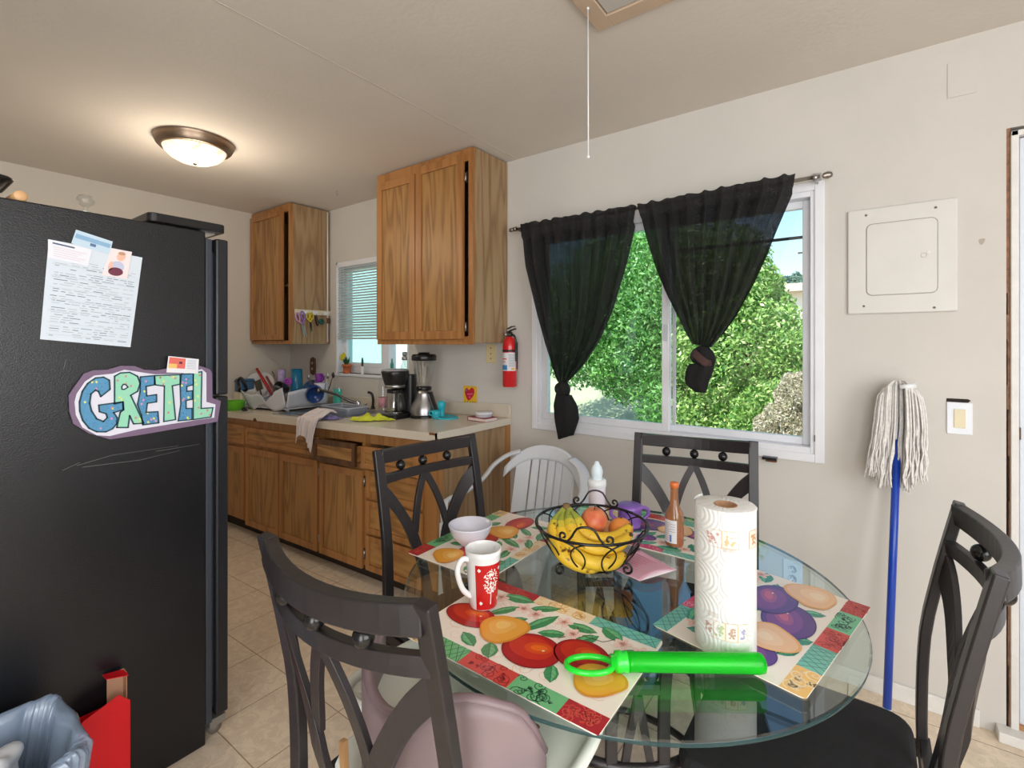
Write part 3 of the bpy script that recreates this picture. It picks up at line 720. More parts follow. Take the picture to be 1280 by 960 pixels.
    # leaves: (x, y, length, width, angle)
    def leaf(x, y, l, w_, a, h=5):
        def tip(s, o): return (x+(l*s*math.cos(a)-w_*o*math.sin(a))/LL, y+(l*s*math.sin(a)+w_*o*math.cos(a))/SS)
        up = [(-.5, 0), (-.3, .35), (0, .5), (.25, .38), (.5, 0)]
        sheet([tip(s, o) for s, o in up] + [tip(s, -o) for s, o in up[::-1][1:-1]], g2, h)
        sheet([tip(-.48, 0), tip(-.25, .22), tip(.05, .34), tip(.46, .02)], g1, h+1)
        line([tip(-.5, 0), tip(.5, 0)], .0009, g3, h+2)
        for s in (-.25, 0, .22): line([tip(s, 0), tip(s+.12, .36)], .0006, g3, h+2); line([tip(s, 0), tip(s+.12, -.36)], .0006, g3, h+2)
    for x, y, l, w_, a in ((.27, .23, .055, .03, 2.7), (.40, .22, .05, .034, -1.0), (.70, .265, .05, .028, -1.1), (.47, .68, .10, .03, 1.2), (.25, .86, .085, .035, .2), (.26, .66, .08, .026, 1.0), (.65, .80, .07, .03, .1), (.56, .62, .06, .028, .5), (.71, .70, .06, .03, 1.0), (.42, .86, .07, .026, .6), (.93, .73, .06, .035, .3), (.79, .86, .06, .035, -.4), (.13, .72, .06, .03, 2.0), (.36, .60, .055, .026, .9), (.84, .60, .05, .026, .2)):
        leaf(x, y, l, w_, a)
    line([(.60, .60), (.66, .72), (.63, .80)], .002, (70, 52, 44), 8); line([(.66, .72), (.78, .74), (.83, .84)], .0018, (70, 52, 44), 8)
    for x, y in ((.33, .77), (.41, .755), (.56, .79), (.64, .70), (.86, .80), (.95, .88 - .1), (.17, .80)):
        for k in range(5):
            a = 2*PI*k/5+.3; sheet(ell(x+.0105*math.cos(a)/LL, y+.0105*math.sin(a)/SS, .0095, .0060, a, 10), (250, 214, 202), 9)
            line([(x, y), (x+.009*math.cos(a)/LL, y+.009*math.sin(a)/SS)], .0014, (226, 120, 96), 10)
    def round_fruit(cx, cy, rx, ry, rot=0, h=12):
        sheet(ell(cx, cy, rx, ry, rot, 36), fr_d, h); sheet(ell(cx, cy, rx*.95, ry*.94, rot, 36), fr_c, h+1)
        sheet(ell(cx-.004/LL, cy+.006/SS, rx*.76, ry*.66, rot, 30), fr_m, h+2)
        sheet(ell(cx+.008/LL, cy+.012/SS, rx*.46, ry*.34, rot+.3, 24), tuple((a_+b_)//2 for a_, b_ in zip(fr_m, fr_h)), h+3); sheet(ell(cx+.010/LL, cy+.013/SS, rx*.28, ry*.18, rot+.3, 20), fr_h, h+4)
        sheet(ell(cx+.35*rx/LL, cy+.2*ry/SS, .003, .002, .6, 8), (252, 236, 226), h+5)
    def pearf(cx, cy, l, a, h=20):
        sh = [(-.5, 0), (-.44, .28), (-.24, .44), (.04, .44), (.28, .32), (.46, .17), (.5, 0), (.46, -.15), (.28, -.29), (.04, -.43), (-.24, -.46), (-.44, -.30)]
        def T(k, dx=0, dy=0): return sp2([(cx+(l*(s*k+dx)*math.cos(a)-l*(o*k+dy)*math.sin(a))/LL, cy+(l*(s*k+dx)*math.sin(a)+l*(o*k+dy)*math.cos(a))/SS) for s, o in sh], 3)
        sheet(T(1), peard, h); sheet(T(.92, -.01, .02), pear, h+1); sheet(T(.55, -.04, .08), tuple((a_+b_)//2 for a_, b_ in zip(pear, pearh)), h+2); sheet(T(.30, -.02, .12), pearh, h+3)
    if variant == 'A':
        round_fruit(.15, .46, .062, .040); round_fruit(.55, .38, .060, .052, .1, 13); round_fruit(.745, .53, .055, .046, 0, 14)
        pearf(.36, .47, .105, .75); pearf(.885, .38, .095, .45)
    else:
        round_fruit(.54, .36, .076, .052, .25); round_fruit(.70, .55, .074, .050, .1, 18); round_fruit(.15, .36, .042, .036, .2, 12)
        pearf(.33, .36, .105, .5, 24); pearf(.88, .36, .115, -2.7, 24); round_fruit(.45, .73, .030, .024, 0, 12)
    root = thing(name, label, 'placemat', (O.x, O.y, TZ), 0, 'fruit-printed placemats on the glass table')
    b.build('mat', MATP, root); return root
placemat('placemat', 'placemat with red apples under the mug, in front of the nearest chair', (3.418, -1.682, 0), (.437, 0, 0), (0, .292, 0), 'A')
placemat('placemat', 'placemat with red apples and pears under the small white bowl', (3.125, -.978, 0), (0, -.432, 0), (.288, 0, 0), 'A')
a_ = math.radians(-12)
placemat('placemat', 'placemat with purple plums under the paper towel roll', (4.100, -1.408, 0), (-.425*math.sin(a_), .425*math.cos(a_), 0), (-.29*math.cos(a_), -.29*math.sin(a_), 0), 'B')
placemat('placemat', 'placemat with purple plums under the hot sauce bottle, nearest the window', (3.83, -.695, 0), (-.43, 0, 0), (0, -.29, 0), 'B')
MZ = TZ+.0058

# ---- mug
c0 = onz(604, 758, TZ)
mg = thing('mug', 'tall white mug with a red panel and white tree print', 'mug', (c0.x, c0.y, MZ))
zb = MZ; hh = .128
def mr(z): t = (z-zb)/hh; return .031+.0095*t + (.0012 if t > .9 else 0)
b = MB(); prof = [(0, 0), (.029, 0), (.031, .003)]+[(mr(zb+hh*k/10), hh*k/10) for k in range(1, 11)]+[(mr(zb+hh)-.003, hh+.001)]+[(mr(zb+hh*k/10)-.0035, hh*k/10) for k in range(10, 0, -1)]+[(0, .006)]
b.lathe(prof, (c0.x, c0.y, zb), 48); b.build('body', mat('white_ceramic', (238, 238, 238), .18, coat=.4), mg)
hd = -RT[0]*.86-FW[0]*.5, -RT[1]*.86-FW[1]*.5
hd = Vector((hd[0], hd[1], 0)).normalized()
def HP(r, z): return Vector((c0.x, c0.y, zb+z))+hd*r
b = MB(); b.tube(spline([HP(.034, .108), HP(.052, .112), HP(.063, .095), HP(.060, .070), HP(.050, .045), HP(.036, .030), HP(.032, .028)], 6), .0062, 12); b.build('handle', MATS['white_ceramic'], mg)
ah = math.atan2(hd.y, hd.x)
b = MB()
def ML(a, z, h=.0003): r = mr(zb+z)+h; return Vector((c0.x+r*math.cos(ah+a), c0.y+r*math.sin(ah+a), zb+z))
b.col((196, 26, 30))
b.smooth = True
for k in range(40):
    a0 = .62+(2*PI-1.24)*k/40; a1 = .62+(2*PI-1.24)*(k+1)/40
    if a1 < 1.0: pass
    for j in range(6):
        z0_ = .002+.101*j/6; z1_ = .002+.101*(j+1)/6
        b.F([b.P(ML(a0, z0_)), b.P(ML(a1, z0_)), b.P(ML(a1, z1_)), b.P(ML(a0, z1_))])
b.smooth = False; b.col((244, 236, 232)); rnd = random.Random(3)
def dot(a, z, r, st=0):
    n = 6; rr_ = mr(zb+z)
    b.F([b.P(ML(a+r*math.cos(2*PI*k/n+st)/rr_, z+r*(1.3 if k % 2 else .7)*math.sin(2*PI*k/n+st), .0007)) for k in range(n)])
AT = 1.62
for k in range(150):
    t = rnd.uniform(0, 2*PI); q = math.sqrt(rnd.random()); dot(AT+.50*q*math.cos(t), .066+.028*q*math.sin(t), rnd.uniform(.0011, .0019), rnd.random())
for k in range(14):
    z = .014+.0028*k; 
    b.F([b.P(ML(AT-.03, z, .0006)), b.P(ML(AT+.03, z, .0006)), b.P(ML(AT+.03, z+.003, .0006)), b.P(ML(AT-.03, z+.003, .0006))])
for a, z in ((.86, .092), (.95, .018), (2.2, .09), (2.3, .02)):
    for q in range(4): dot(a+.05*math.cos(q*1.6), z+.002*math.sin(q*1.6), .0022, q)
b.build('print', PAINTG, mg)

# ---- small bowl
c1 = onz(588, 682, TZ); b = MB()
b.lathe([(0,.004),(.024,.004),(.026,0),(.030,.001),(.032,.006),(.047,.018),(.058,.036),(.0635,.054),(.0645,.056),(.0645,.059),(.061,.0595),(.055,.037),(.044,.020),(.028,.010),(0,.008)], (c1.x, c1.y, MZ), 48)
tag(b.build('small_bowl', mat('pale_lilac_ceramic', (222, 222, 236), .25, coat=.3)), 'small empty white bowl on the left placemat', 'bowl')

# ---- paper towel roll
c2 = onz(907, 811, TZ); pt = thing('paper_towel_roll', 'tall white quilted paper towel roll standing on the plum placemat', 'paper towels', (c2.x, c2.y, MZ))
m, t, p = newmat('quilted_paper'); p.inputs['Base Color'].default_value = (.76, .76, .75, 1); p.inputs['Roughness'].default_value = .95
tc = t.nodes.new('ShaderNodeTexCoord'); wv = t.nodes.new('ShaderNodeTexWave'); wv.wave_type = 'RINGS'; wv.inputs['Scale'].default_value = 26; wv.rings_direction = 'SPHERICAL'; wv.inputs['Distortion'].default_value = 1
mp = t.nodes.new('ShaderNodeMapping'); vm = t.nodes.new('ShaderNodeVectorMath'); vm.operation = 'FRACTION'; mp.inputs['Scale'].default_value = (17, 17, 17)
vs = t.nodes.new('ShaderNodeVectorMath'); vs.operation = 'SUBTRACT'; vs.inputs[1].default_value = (.5, .5, .5)
t.links.new(tc.outputs['Object'], mp.inputs[0]); t.links.new(mp.outputs[0], vm.inputs[0]); t.links.new(vm.outputs[0], vs.inputs[0]); t.links.new(vs.outputs[0], wv.inputs[0]); wv.inputs['Scale'].default_value = 2.9
bp = t.nodes.new('ShaderNodeBump'); bp.inputs['Strength'].default_value = .5; bp.inputs['Distance'].default_value = .0015; t.links.new(wv.outputs['Fac'], bp.inputs['Height']); t.links.new(bp.outputs[0], p.inputs['Normal'])
b = MB(); rp = .0545; hp = .278
b.lathe([(.021, 0), (rp-.002, 0), (rp, .003), (rp, hp-.006), (rp+.001, hp-.002), (rp-.001, hp), (.021, hp-.002)], (c2.x, c2.y, MZ), 64); b.build('roll', m, pt)
b = MB(); b.lathe([(.019, .001), (.0212, .001), (.0212, hp-.001), (.019, hp-.001), (.019, .001)], (c2.x, c2.y, MZ), 32); b.build('core', mat('cardboard', (170, 130, 98), .9), pt)
b = MB()
def lp(t, z): a = TH+PI/2+.4+t*2.2; r = rp+.0012+.004*(1-t)**2*(1 if z > .6 else .6); return (c2.x+r*math.cos(a), c2.y+r*math.sin(a), MZ+.03*(1-z)*(1-t)+hp*z*(1+.010*(1-t)))
b.grid(lambda u_, v_: lp(u_, v_), 26, 10); 
# printed bands, on the camera-facing side
tcam = math.atan2(CAMP[1]-c2.y, CAMP[0]-c2.x)
b.build('loose_sheet', m, pt)
b = MB()
def CP(a, z, h=.0009): return Vector((c2.x+(rp+h)*math.cos(tcam+a), c2.y+(rp+h)*math.sin(tcam+a), MZ+z))
def strip(a0, a1, z0, z1, h=.0009):
    n = max(1, int(abs(a1-a0)/.08))
    for k in range(n):
        x, y = a0+(a1-a0)*k/n, a0+(a1-a0)*(k+1)/n; b.F([b.P(CP(x, z0, h)), b.P(CP(y, z0, h)), b.P(CP(y, z1, h)), b.P(CP(x, z1, h))])
def outline(a0, a1, z0, z1, w_=.0009, h=.0013):
    strip(a0, a1, z0, z0+w_, h); strip(a0, a1, z1-w_, z1, h); strip(a0, a0+w_/rp, z0, z1, h); strip(a1-w_/rp, a1, z0, z1, h)
rnd = random.Random(11)
for cz_, rows in ((.225, ((-.72, -.12, (238, 228, 220), (204, 156, 148)), (-.12, .42, (240, 226, 206), (214, 180, 140)))), (.055, ((-.72, -.38, (236, 222, 212), (184, 152, 136)), (-.38, .0, (222, 224, 204), (180, 190, 150)), (.0, .38, (236, 222, 212), (184, 152, 136)), (.38, .72, (234, 226, 212), (160, 160, 190)))), (.225, ((.80, 1.2, (236, 218, 196), (190, 150, 110)),))):
    for a0, a1, bgc, ink in rows:
        z0, z1 = cz_-.015, cz_+.018
        b = MB(); b.col(bgc); strip(a0, a1, z0, z1); b.col((206, 176, 146)); outline(a0, a1, z0, z1); b.col(ink)
        for k in range(16):
            a = (a0+a1)/2+rnd.uniform(-.3, .3)*(a1-a0); z = cz_+.001+rnd.uniform(-.009, .009); r = rnd.uniform(.0012, .003)
            b.F([b.P(CP(a+r*math.cos(q*PI/3)/rp, z+r*math.sin(q*PI/3), .0017)) for q in range(6)])
        b.build('print', PAPER, pt)
b = MB(); b.col((196, 184, 176))
for a0, z in ((-.08, .205), (-.62, .079)):
    b = MB(); b.col((196, 184, 176))
    for k in range(5): outline(a0+k*.085, a0+k*.085+.06, z, z+.008, .0008, .0016)
    b.build('print', PAPER, pt)

# ---- hot sauce bottle
c3 = onz(843, 683, TZ); hs = thing('hot_sauce_bottle', 'clear glass bottle partly filled with orange hot sauce', 'bottle', (c3.x, c3.y, MZ))
b = MB(); b.lathe([(0,.001),(.024,.001),(.0265,.005),(.0265,.082),(.024,.094),(.014,.115),(.0115,.135),(.0105,.165),(.011,.166),(.011,.168)], (c3.x, c3.y, MZ), 40); b.build('glass', SAUCE, hs)
b = MB(); b.lathe([(0,.003),(.0245,.003),(.0245,.046),(0,.046)], (c3.x, c3.y, MZ), 40); b.build('sauce', mat('orange_sauce', (206, 92, 24), .4), hs)
b = MB(); b.lathe([(.0115,.168),(.0125,.168),(.0125,.182),(.011,.183),(0,.1825)], (c3.x, c3.y, MZ), 24); b.build('cap', mat('orange_cap', (226, 120, 60), .4), hs)
b = MB(); tc3 = math.atan2(CAMP[1]-c3.y, CAMP[0]-c3.x)
def BP(a, z, h): return Vector((c3.x+(.0265+h)*math.cos(tc3+a), c3.y+(.0265+h)*math.sin(tc3+a), MZ+z))
def bstrip(a0, a1, z0, z1, h):
    n = 8
    for k in range(n): x, y = a0+(a1-a0)*k/n, a0+(a1-a0)*(k+1)/n; b.F([b.P(BP(x, z0, h)), b.P(BP(y, z0, h)), b.P(BP(y, z1, h)), b.P(BP(x, z1, h))])
b.col((226, 224, 228)); bstrip(-1.3, .25, .012, .078, .0006); b.col((90, 120, 190)); bstrip(-.5, -.3, .016, .036, .0009); b.col((150, 150, 160))
for k in range(9): bstrip(-1.15, -.6+.08*(k % 3), .02+k*.006, .0213+k*.006, .0009)
for k in range(4): bstrip(-.45, .1, .045+k*.007, .0463+k*.007, .0009)
b.build('label', PAPER, hs)

# ---- baby bottle
c4 = onz(746, 655, TZ); bb = thing('baby_bottle', 'white baby bottle with a clear nipple cover behind the fruit basket', 'bottle', (c4.x, c4.y, TZ))
b = MB(); b.lathe([(0,.0),(.027,0),(.029,.01),(.027,.05),(.028,.10),(.029,.125),(.0,.128)], (c4.x, c4.y, MZ), 32); b.build('body', mat('milky_plastic', (232, 224, 234), .35), bb)
b = MB(); b.lathe([(.030,.120),(.031,.122),(.031,.140),(.026,.144),(0,.144)], (c4.x, c4.y, MZ), 32); b.build('collar', WHITE, bb, )
b = MB(); b.lathe([(.017,.144),(.019,.158),(.020,.170),(.016,.184),(.009,.192),(.007,.200),(.0,.203)], (c4.x, c4.y, MZ), 24); b.build('nipple', mat('nipple_white', (222, 236, 244), .3), bb)

# ---- purple lidded cup
c5 = onz(787, 659, TZ); b = MB(); pc = thing('sippy_cup', 'purple plastic child cup with side handles behind the fruit basket', 'cup', (c5.x, c5.y, TZ))
b.lathe([(0,0),(.034,0),(.038,.02),(.037,.05),(.041,.055),(.041,.066),(.034,.070),(0,.071)], (c5.x, c5.y, MZ), 36)
VIO = mat('violet_plastic', (138, 96, 190), .3, coat=.2); b.build('body', VIO, pc)
for s in (-1, 1):
    b = MB(); q = Vector((RT[0], RT[1], 0))*s; o_ = Vector((c5.x, c5.y, MZ)); b.tube(spline([o_+q*.036+Vector((0,0,.058)), o_+q*.056+Vector((0,0,.055)), o_+q*.060+Vector((0,0,.035)), o_+q*.038+Vector((0,0,.016))], 5), .006, 10); b.build('handle', VIO, pc)

# ---- pink folded paper
b = MB(); O = TZ+.001
Q = [onz(740, 700, O), onz(800, 727, O), onz(846, 713, O), onz(800, 688, O)]
b.col((232, 176, 196))
def fold(u_, v_): 
    p_ = Q[0].lerp(Q[3], v_).lerp(Q[1].lerp(Q[2], v_), u_)
    return (p_.x, p_.y, O+.0008+.020*math.sin(PI*min(1, v_*1.0))*max(0, u_-.15)*.9*(1-.35*v_))
b.grid(fold, 16, 14); b.col((246, 236, 240)); b.grid(lambda u_, v_: (lambda q: (q.x, q.y, O+.0004+.001*u_))(Q[0].lerp(Q[3], v_).lerp(Q[1].lerp(Q[2], v_), u_)), 6, 6)
b.col((206, 120, 150))
for k in range(9):
    v_ = .18+.08*k; a1 = Vector(fold(.12, v_)); a2 = Vector(fold(.62+.02*(k % 3), v_)); mid = Vector(fold(.38, v_)); e = Vector((0, 0, .0008))
    b.tube([a1+e, mid+e, a2+e], .0004, 4)
tag(b.build('folded_paper', PAPER, solid=.0004), 'pink folded paper lying on the glass beside the fruit basket', 'paper')

# ---- green bubble wand
p0 = onz(783, 831, TZ+.018); p1 = onz(955, 833, TZ+.018); p1 = Vector((p1.x, p1.y, TZ+.0235)); p0 = Vector((p0.x, p0.y, TZ+.0235)); dw = (p1-p0).normalized()
bw = thing('bubble_wand', 'bright green plastic bubble wand tube with a loop handle lying across two placemats', 'toy', (p0.x, p0.y, TZ+.006))
b = MB(); b.tube([p0, p0+dw*.01, p1-dw*.012, p1-dw*.003, p1], [.0165, .0165, .0175, .0165, .012], 28); b.build('tube', GREENP, bw)
b = MB(); b.tube([p0+dw*.004, p1-dw*.02], [.007, .008], 12); b.build('inner_stick', mat('green_stick', (60, 220, 70), .3), bw)
GS = mat('green_plastic', (26, 214, 50), .25, coat=.3)
b = MB(); b.tube([p0-dw*.028, p0-dw*.022, p0-dw*.020, p0-dw*.010, p0-dw*.008, p0, p0+dw*.002], [.0125, .0125, .0175, .0185, .016, .0185, .0165], 28); b.build('collar', GS, bw)
sd = dw.cross(Vector((0, 0, 1))).normalized(); cc = p0-dw*.066
b = MB(); b.tube([cc+dw*(.042*math.cos(a))+sd*(.0235*math.sin(a))+Vector((0,0,-.006)) for a in [2*PI*k/48 for k in range(48)]], .0052, 12, True, 1.0); b.build('loop_handle', GS, bw)

# ---- wire fruit basket with fruit
cb_ = onz(739, 711, TZ); fc = Vector((cb_.x, cb_.y, TZ))
fb = thing('fruit_basket', 'black scrolled wire fruit basket on the glass table', 'basket', tuple(fc))
RZ = .122; RR = .146
def FB(a, r, z): return Vector((fc.x+r*math.cos(a), fc.y+r*math.sin(a), fc.z+z))
def brad(z): t = max(0, min(1, (z-.022)/(RZ-.022))); return .068+(RR-.068)*(t**.62)
WR = .0026
b = MB(); b.tube([FB(2*PI*k/72, RR, RZ) for k in range(72)], .0036, 8, True); b.build('rim', IRONB, fb)
b = MB(); b.tube([FB(2*PI*k/48, .068, .022) for k in range(48)], .003, 8, True); b.build('base_ring', IRONB, fb)
b = MB()
for k in range(9):
    x = -.056+.014*k; l = math.sqrt(max(0, .067**2-x*x)); b.tube([FB(TH, x, .020)+Vector((FW[0], FW[1], 0))*(-l), FB(TH, x, .020)+Vector((FW[0], FW[1], 0))*l], .0018, 6)
b.build('base_grille', IRONB, fb)
for k in range(10):
    a0 = 2*PI*k/10+.2; b = MB(); pts = []
    for q in range(36):
        t = 2*PI*q/36; z = .072+.050*math.sin(t); a = a0+.46*math.cos(t); pts.append(FB(a, brad(z)+.001*(k % 2), z))
    b.tube(pts, WR*.8, 6, True); b.build('wire_loop', IRONB, fb)
def spiral(cx, cz_, r, turns, dr_, a0, n=26):  # planar spiral in (s, z)
    return [(cx+r*(1-k/n*.82)*math.cos(a0+dr_*turns*2*PI*k/n), cz_+r*(1-k/n*.82)*math.sin(a0+dr_*turns*2*PI*k/n)) for k in range(n+1)]
for ang, r_ in ((-PI/2-.25, RR), (PI/2-.25, RR)):
    a = TH+ang; tan = Vector((-math.sin(a), math.cos(a), 0)); o_ = FB(a, r_, RZ)
    def S2(s, z): 
        return FB(a+s/r_, r_+.0035, RZ+z)
    half = [(.0, .042), (.020, .036), (.032, .016), (.044, .002)]
    sp_ = spiral(.054, .013, .0125, 1.15, 1, -2.2)
    right = half+[(.050, .0015)]+sp_[2:]
    full = [(-s, z) for s, z in right[::-1]]+right[1:]
    pts = spline([S2(s, z) for s, z in full], 2)
    b = MB(); b.tube(pts, .0028, 8); b.build('scroll_handle', IRONB, fb)
for a in (TH-.45, TH+PI+.45, TH+PI/2):
    sp_ = spiral(.026, -.004, .017, 1.35, -1, PI*.9)
    pts = spline([FB(a, .062, .024), FB(a, .070, .024)]+[FB(a, .068+s_, .0215+z) for s_, z in sp_[2:]], 2)
    b = MB(); b.tube(pts, .0032, 8); b.build('foot_scroll', IRONB, fb)

# bananas, bunched
bn = thing('banana_bunch', 'bunch of ripe spotted bananas in the wire basket', 'bananas', (fc.x, fc.y, TZ+.04))
m, t, p = newmat('banana_skin'); tc = t.nodes.new('ShaderNodeTexCoord'); n = t.nodes.new('ShaderNodeTexNoise'); n.inputs['Scale'].default_value = 55; n.inputs['Detail'].default_value = 3
t.links.new(tc.outputs['Object'], n.inputs[0]); r = t.nodes.new('ShaderNodeValToRGB'); r.color_ramp.elements[0].position = .30; r.color_ramp.elements[0].color = lin((96, 56, 26))+(1,); r.color_ramp.elements[1].position = .39; r.color_ramp.elements[1].color = (1, 1, 1, 1)
at = t.nodes.new('ShaderNodeAttribute'); at.attribute_name = 'Col'; mx = t.nodes.new('ShaderNodeMix'); mx.data_type = 'RGBA'; mx.blend_type = 'MULTIPLY'; mx.inputs[0].default_value = 1
t.links.new(n.outputs['Fac'], r.inputs[0]); t.links.new(at.outputs['Color'], mx.inputs[6]); t.links.new(r.outputs[0], mx.inputs[7]); t.links.new(mx.outputs[2], p.inputs['Base Color']); p.inputs['Roughness'].default_value = .45
R3 = Vector((RT[0], RT[1], 0)); F3 = Vector((FW[0], FW[1], 0)); Z3 = Vector((0, 0, 1))
def FP(r_, f_, z_): return fc+R3*r_+F3*f_+Z3*z_
crown = FP(-.062, .03, .150)
paths = [[(-.066, .028, .150), (-.078, .005, .128), (-.075, -.040, .088), (-.035, -.078, .060), (.030, -.080, .050), (.078, -.060, .066)],
         [(-.058, .026, .151), (-.060, .0, .135), (-.050, -.035, .100), (-.010, -.055, .078), (.048, -.050, .078), (.100, -.030, .104)],
         [(-.070, .030, .150), (-.092, .015, .125), (-.100, -.020, .092), (-.078, -.062, .060), (-.030, -.072, .040), (.020, -.062, .036)],
         [(-.054, .030, .151), (-.040, .012, .132), (-.020, -.012, .100), (.020, -.022, .088), (.070, -.012, .090), (.108, .010, .112)],
         [(-.064, .034, .149), (-.076, .045, .125), (-.076, .050, .095), (-.050, .050, .062), (-.005, .045, .050), (.04, .035, .052)]]
for pth in paths:
    pts = spline([FP(*q) for q in pth], 6); n_ = len(pts); rad = []
    for k in range(n_):
        t_ = k/(n_-1); rad.append(.0055 if t_ < .10 else (.0055+(t_-.10)/.18*.0115 if t_ < .28 else (.0175 if t_ < .85 else .0175-.012*((t_-.85)/.15)**1.3)))
    b = MB(); s0 = len(b.f); b.tube(pts, rad, 10)
    for k in range(len(b.f)):
        t_ = min(1, k/10/(n_-1)); col = lin((150, 160, 60)) if t_ < .22 else lin((232, 190, 50)) if t_ > .3 else lin((204, 186, 56))
        b.c[k] = col if t_ < .97 else lin((80, 56, 30))
    b.build('banana', m, bn)
b = MB(); b.tube([crown+Vector((0,0,-.003)), crown+Vector((0,0,.012))], [.012, .009], 10); b.build('crown', mat('banana_crown', (122, 96, 58), .7), bn)
ap = thing('apple', 'red-orange apple resting behind the bananas in the wire basket', 'apple', tuple(FP(.018, .045, .06)))
m, t, p = newmat('apple_skin'); tc = t.nodes.new('ShaderNodeTexCoord'); n = t.nodes.new('ShaderNodeTexNoise'); n.inputs['Scale'].default_value = 22; n.inputs['Detail'].default_value = 5
t.links.new(tc.outputs['Object'], n.inputs[0]); r = t.nodes.new('ShaderNodeValToRGB'); r.color_ramp.elements[0].position = .35; r.color_ramp.elements[0].color = lin((206, 84, 62))+(1,); r.color_ramp.elements[1].position = .68; r.color_ramp.elements[1].color = lin((236, 160, 100))+(1,)
t.links.new(n.outputs['Fac'], r.inputs[0]); t.links.new(r.outputs[0], p.inputs['Base Color']); p.inputs['Roughness'].default_value = .35
def apple(c, r_, parent, m_, stem=True):
    b = MB(); prof = []
    for k in range(25):
        t = PI*k/24; rr_ = r_*(math.sin(t)*(1+.08*math.cos(t))); z = -r_*.92*math.cos(t); 
        if t > PI*.82: z -= r_*.22*((t/PI-.82)/.18)**1.2
        if t < PI*.12: z += r_*.08*(1-t/(PI*.12))
        prof.append((max(0, rr_), z))
    b.lathe(prof, tuple(c), 32); b.build('flesh', m_, parent)
    if stem:
        b = MB(); b.tube([c+Vector((0,0,r_*.6)), c+Vector((.002,0,r_*.95)), c+Vector((.006,0,r_*1.15))], .0016, 6); b.build('stem', mat('fruit_stem', (90, 66, 40), .8), parent)
apple(FP(.014, .036, .118), .036, ap, m)
orr = thing('orange', 'small orange at the right side of the wire basket', 'orange', tuple(FP(.085, .055, .05)))
b = MB(); b.ball(tuple(FP(.088, .042, .088)), .033, 28, 18, (1, 1, .95)); b.build('peel', mat('orange_peel', (236, 150, 70), .5, bump=.6, bscale=300), orr)
b = MB(); b.lathe([(0,0),(.003,0),(.002,.002),(0,.002)], tuple(FP(.088, .042, .119)), 8); b.build('navel', mat('fruit_stem', (90, 66, 40), .8), orr)
pp = thing('peach', 'pale peach half hidden beneath the apple in the wire basket', 'peach', tuple(FP(.03, .04, .03)))
apple(FP(.050, .075, .075), .030, pp, mat('peach_skin', (226, 170, 130), .6, var=.2, vscale=30), False)

# ---- child booster seat on the near chair
bs = thing('booster_seat', 'white child booster seat with a mauve vinyl pad strapped on the nearest chair', 'booster seat', (3.55, -1.68, .50))
def TR(u_, v_, z): return onz(u_, v_, z)
b = MB(); zt = .655
out = sp2([(3.33, -1.67), (3.345, -1.56), (3.40, -1.475), (3.50, -1.435), (3.62, -1.44), (3.72, -1.475), (3.785, -1.54), (3.802, -1.63), (3.80, -1.74), (3.765, -1.775), (3.65, -1.765), (3.50, -1.76), (3.38, -1.775), (3.335, -1.75)], 5)
b.prism(out, (0, 0, zt-.014), (1, 0, 0), (0, 1, 0), .012); trb = b.build('tray', TRAYM, bs, bevel=.004)
b = MB(); b.tube([(x, y, zt) for x, y in out], .011, 10, True); b.build('tray_rim', TRAYM, trb)
b = MB(); b.prism(sp2([(3.36, -1.80), (3.35, -1.60), (3.42, -1.52), (3.60, -1.52), (3.69, -1.58), (3.69, -1.80)], 4), (0, 0, .500), (1, 0, 0), (0, 1, 0), .05); b.build('seat_base', TRAYM, bs, bevel=.01)
def pad(u_, v_):      # low curved back of the pad with rounded shoulders
    x = 3.345+.410*u_; y = -1.800+.12*abs(2*u_-1)**3
    top = .705+.080*math.exp(-((u_-.80)/.22)**2)+.04*math.exp(-((u_-.0)/.2)**2)-.06*max(0, (u_-.93)/.07)**2
    return Vector((x, y, .53+(top-.53)*v_))
b = MB(); b.grid(lambda u_, v_: tuple(pad(u_, v_)), 36, 12); pdb = b.build('pad_back', MAUVE, bs, solid=.024)
b = MB(); b.tube([pad(k/40, 1.0) for k in range(41)], .009, 10)
b.build('piping', mat('mauve_piping', (128, 108, 112), .4), pdb)
b = MB(); b.prism(rrect(3.39, -1.77, 3.655, -1.54, .05), (0, 0, .552), (1, 0, 0), (0, 1, 0), .022); b.build('pad_seat', MAUVE, bs, bevel=.010, bseg=3)
b = MB(); b.bar([(3.425, -1.82, .50), (3.408, -1.815, .62)], .014, .012, (0, 1, 0)); b.build('wooden_slat', mat('beech', (206, 160, 110), .5), bs, bevel=.002)
b = MB(); b.ball((3.70, -1.62, .6575), .006, 10, 6, (1.6, 1, .15)); b.build('crumb', mat('crumb', (120, 80, 70), .8), bs)

# ---- white plastic armchair
pcx = thing('plastic_armchair', 'white plastic garden armchair against the wall beside the drawer cabinet', 'chair', (2.98, -.52, 0))
PX, PY = 2.915, -.30
def PB(x, z): return Vector((PX+x, PY-.10*((abs(x))/.2)**2*.5-(.82-z)*.22+.03, z))
b = MB()
for x0, x1, tp in ((-.20, -.125, 0), (-.115, -.075, 1), (-.065, -.025, 1), (-.015, .025, 1), (.035, .075, 1), (.085, .16, 0)):
    for sgn in (1,):
        n = 10
        L_ = [PB(x0*.9+.0*(z), z) for z in [.44+.33*k/n for k in range(n+1)]]; Rr_ = [PB(x1*.9, z) for z in [.44+.33*k/n for k in range(n+1)]]
        for k in range(n): b.F([b.P(L_[k]), b.P(Rr_[k]), b.P(Rr_[k+1]), b.P(L_[k+1])])
b.build('back_slats', MONO, pcx, solid=.010)
b = MB()
tp_ = lambda u_, v_: tuple(PB(-.235+.43*u_, (.765-.10*abs(2*u_-1)**3)+v_*(.070-.02*abs(2*u_-1)**2)))
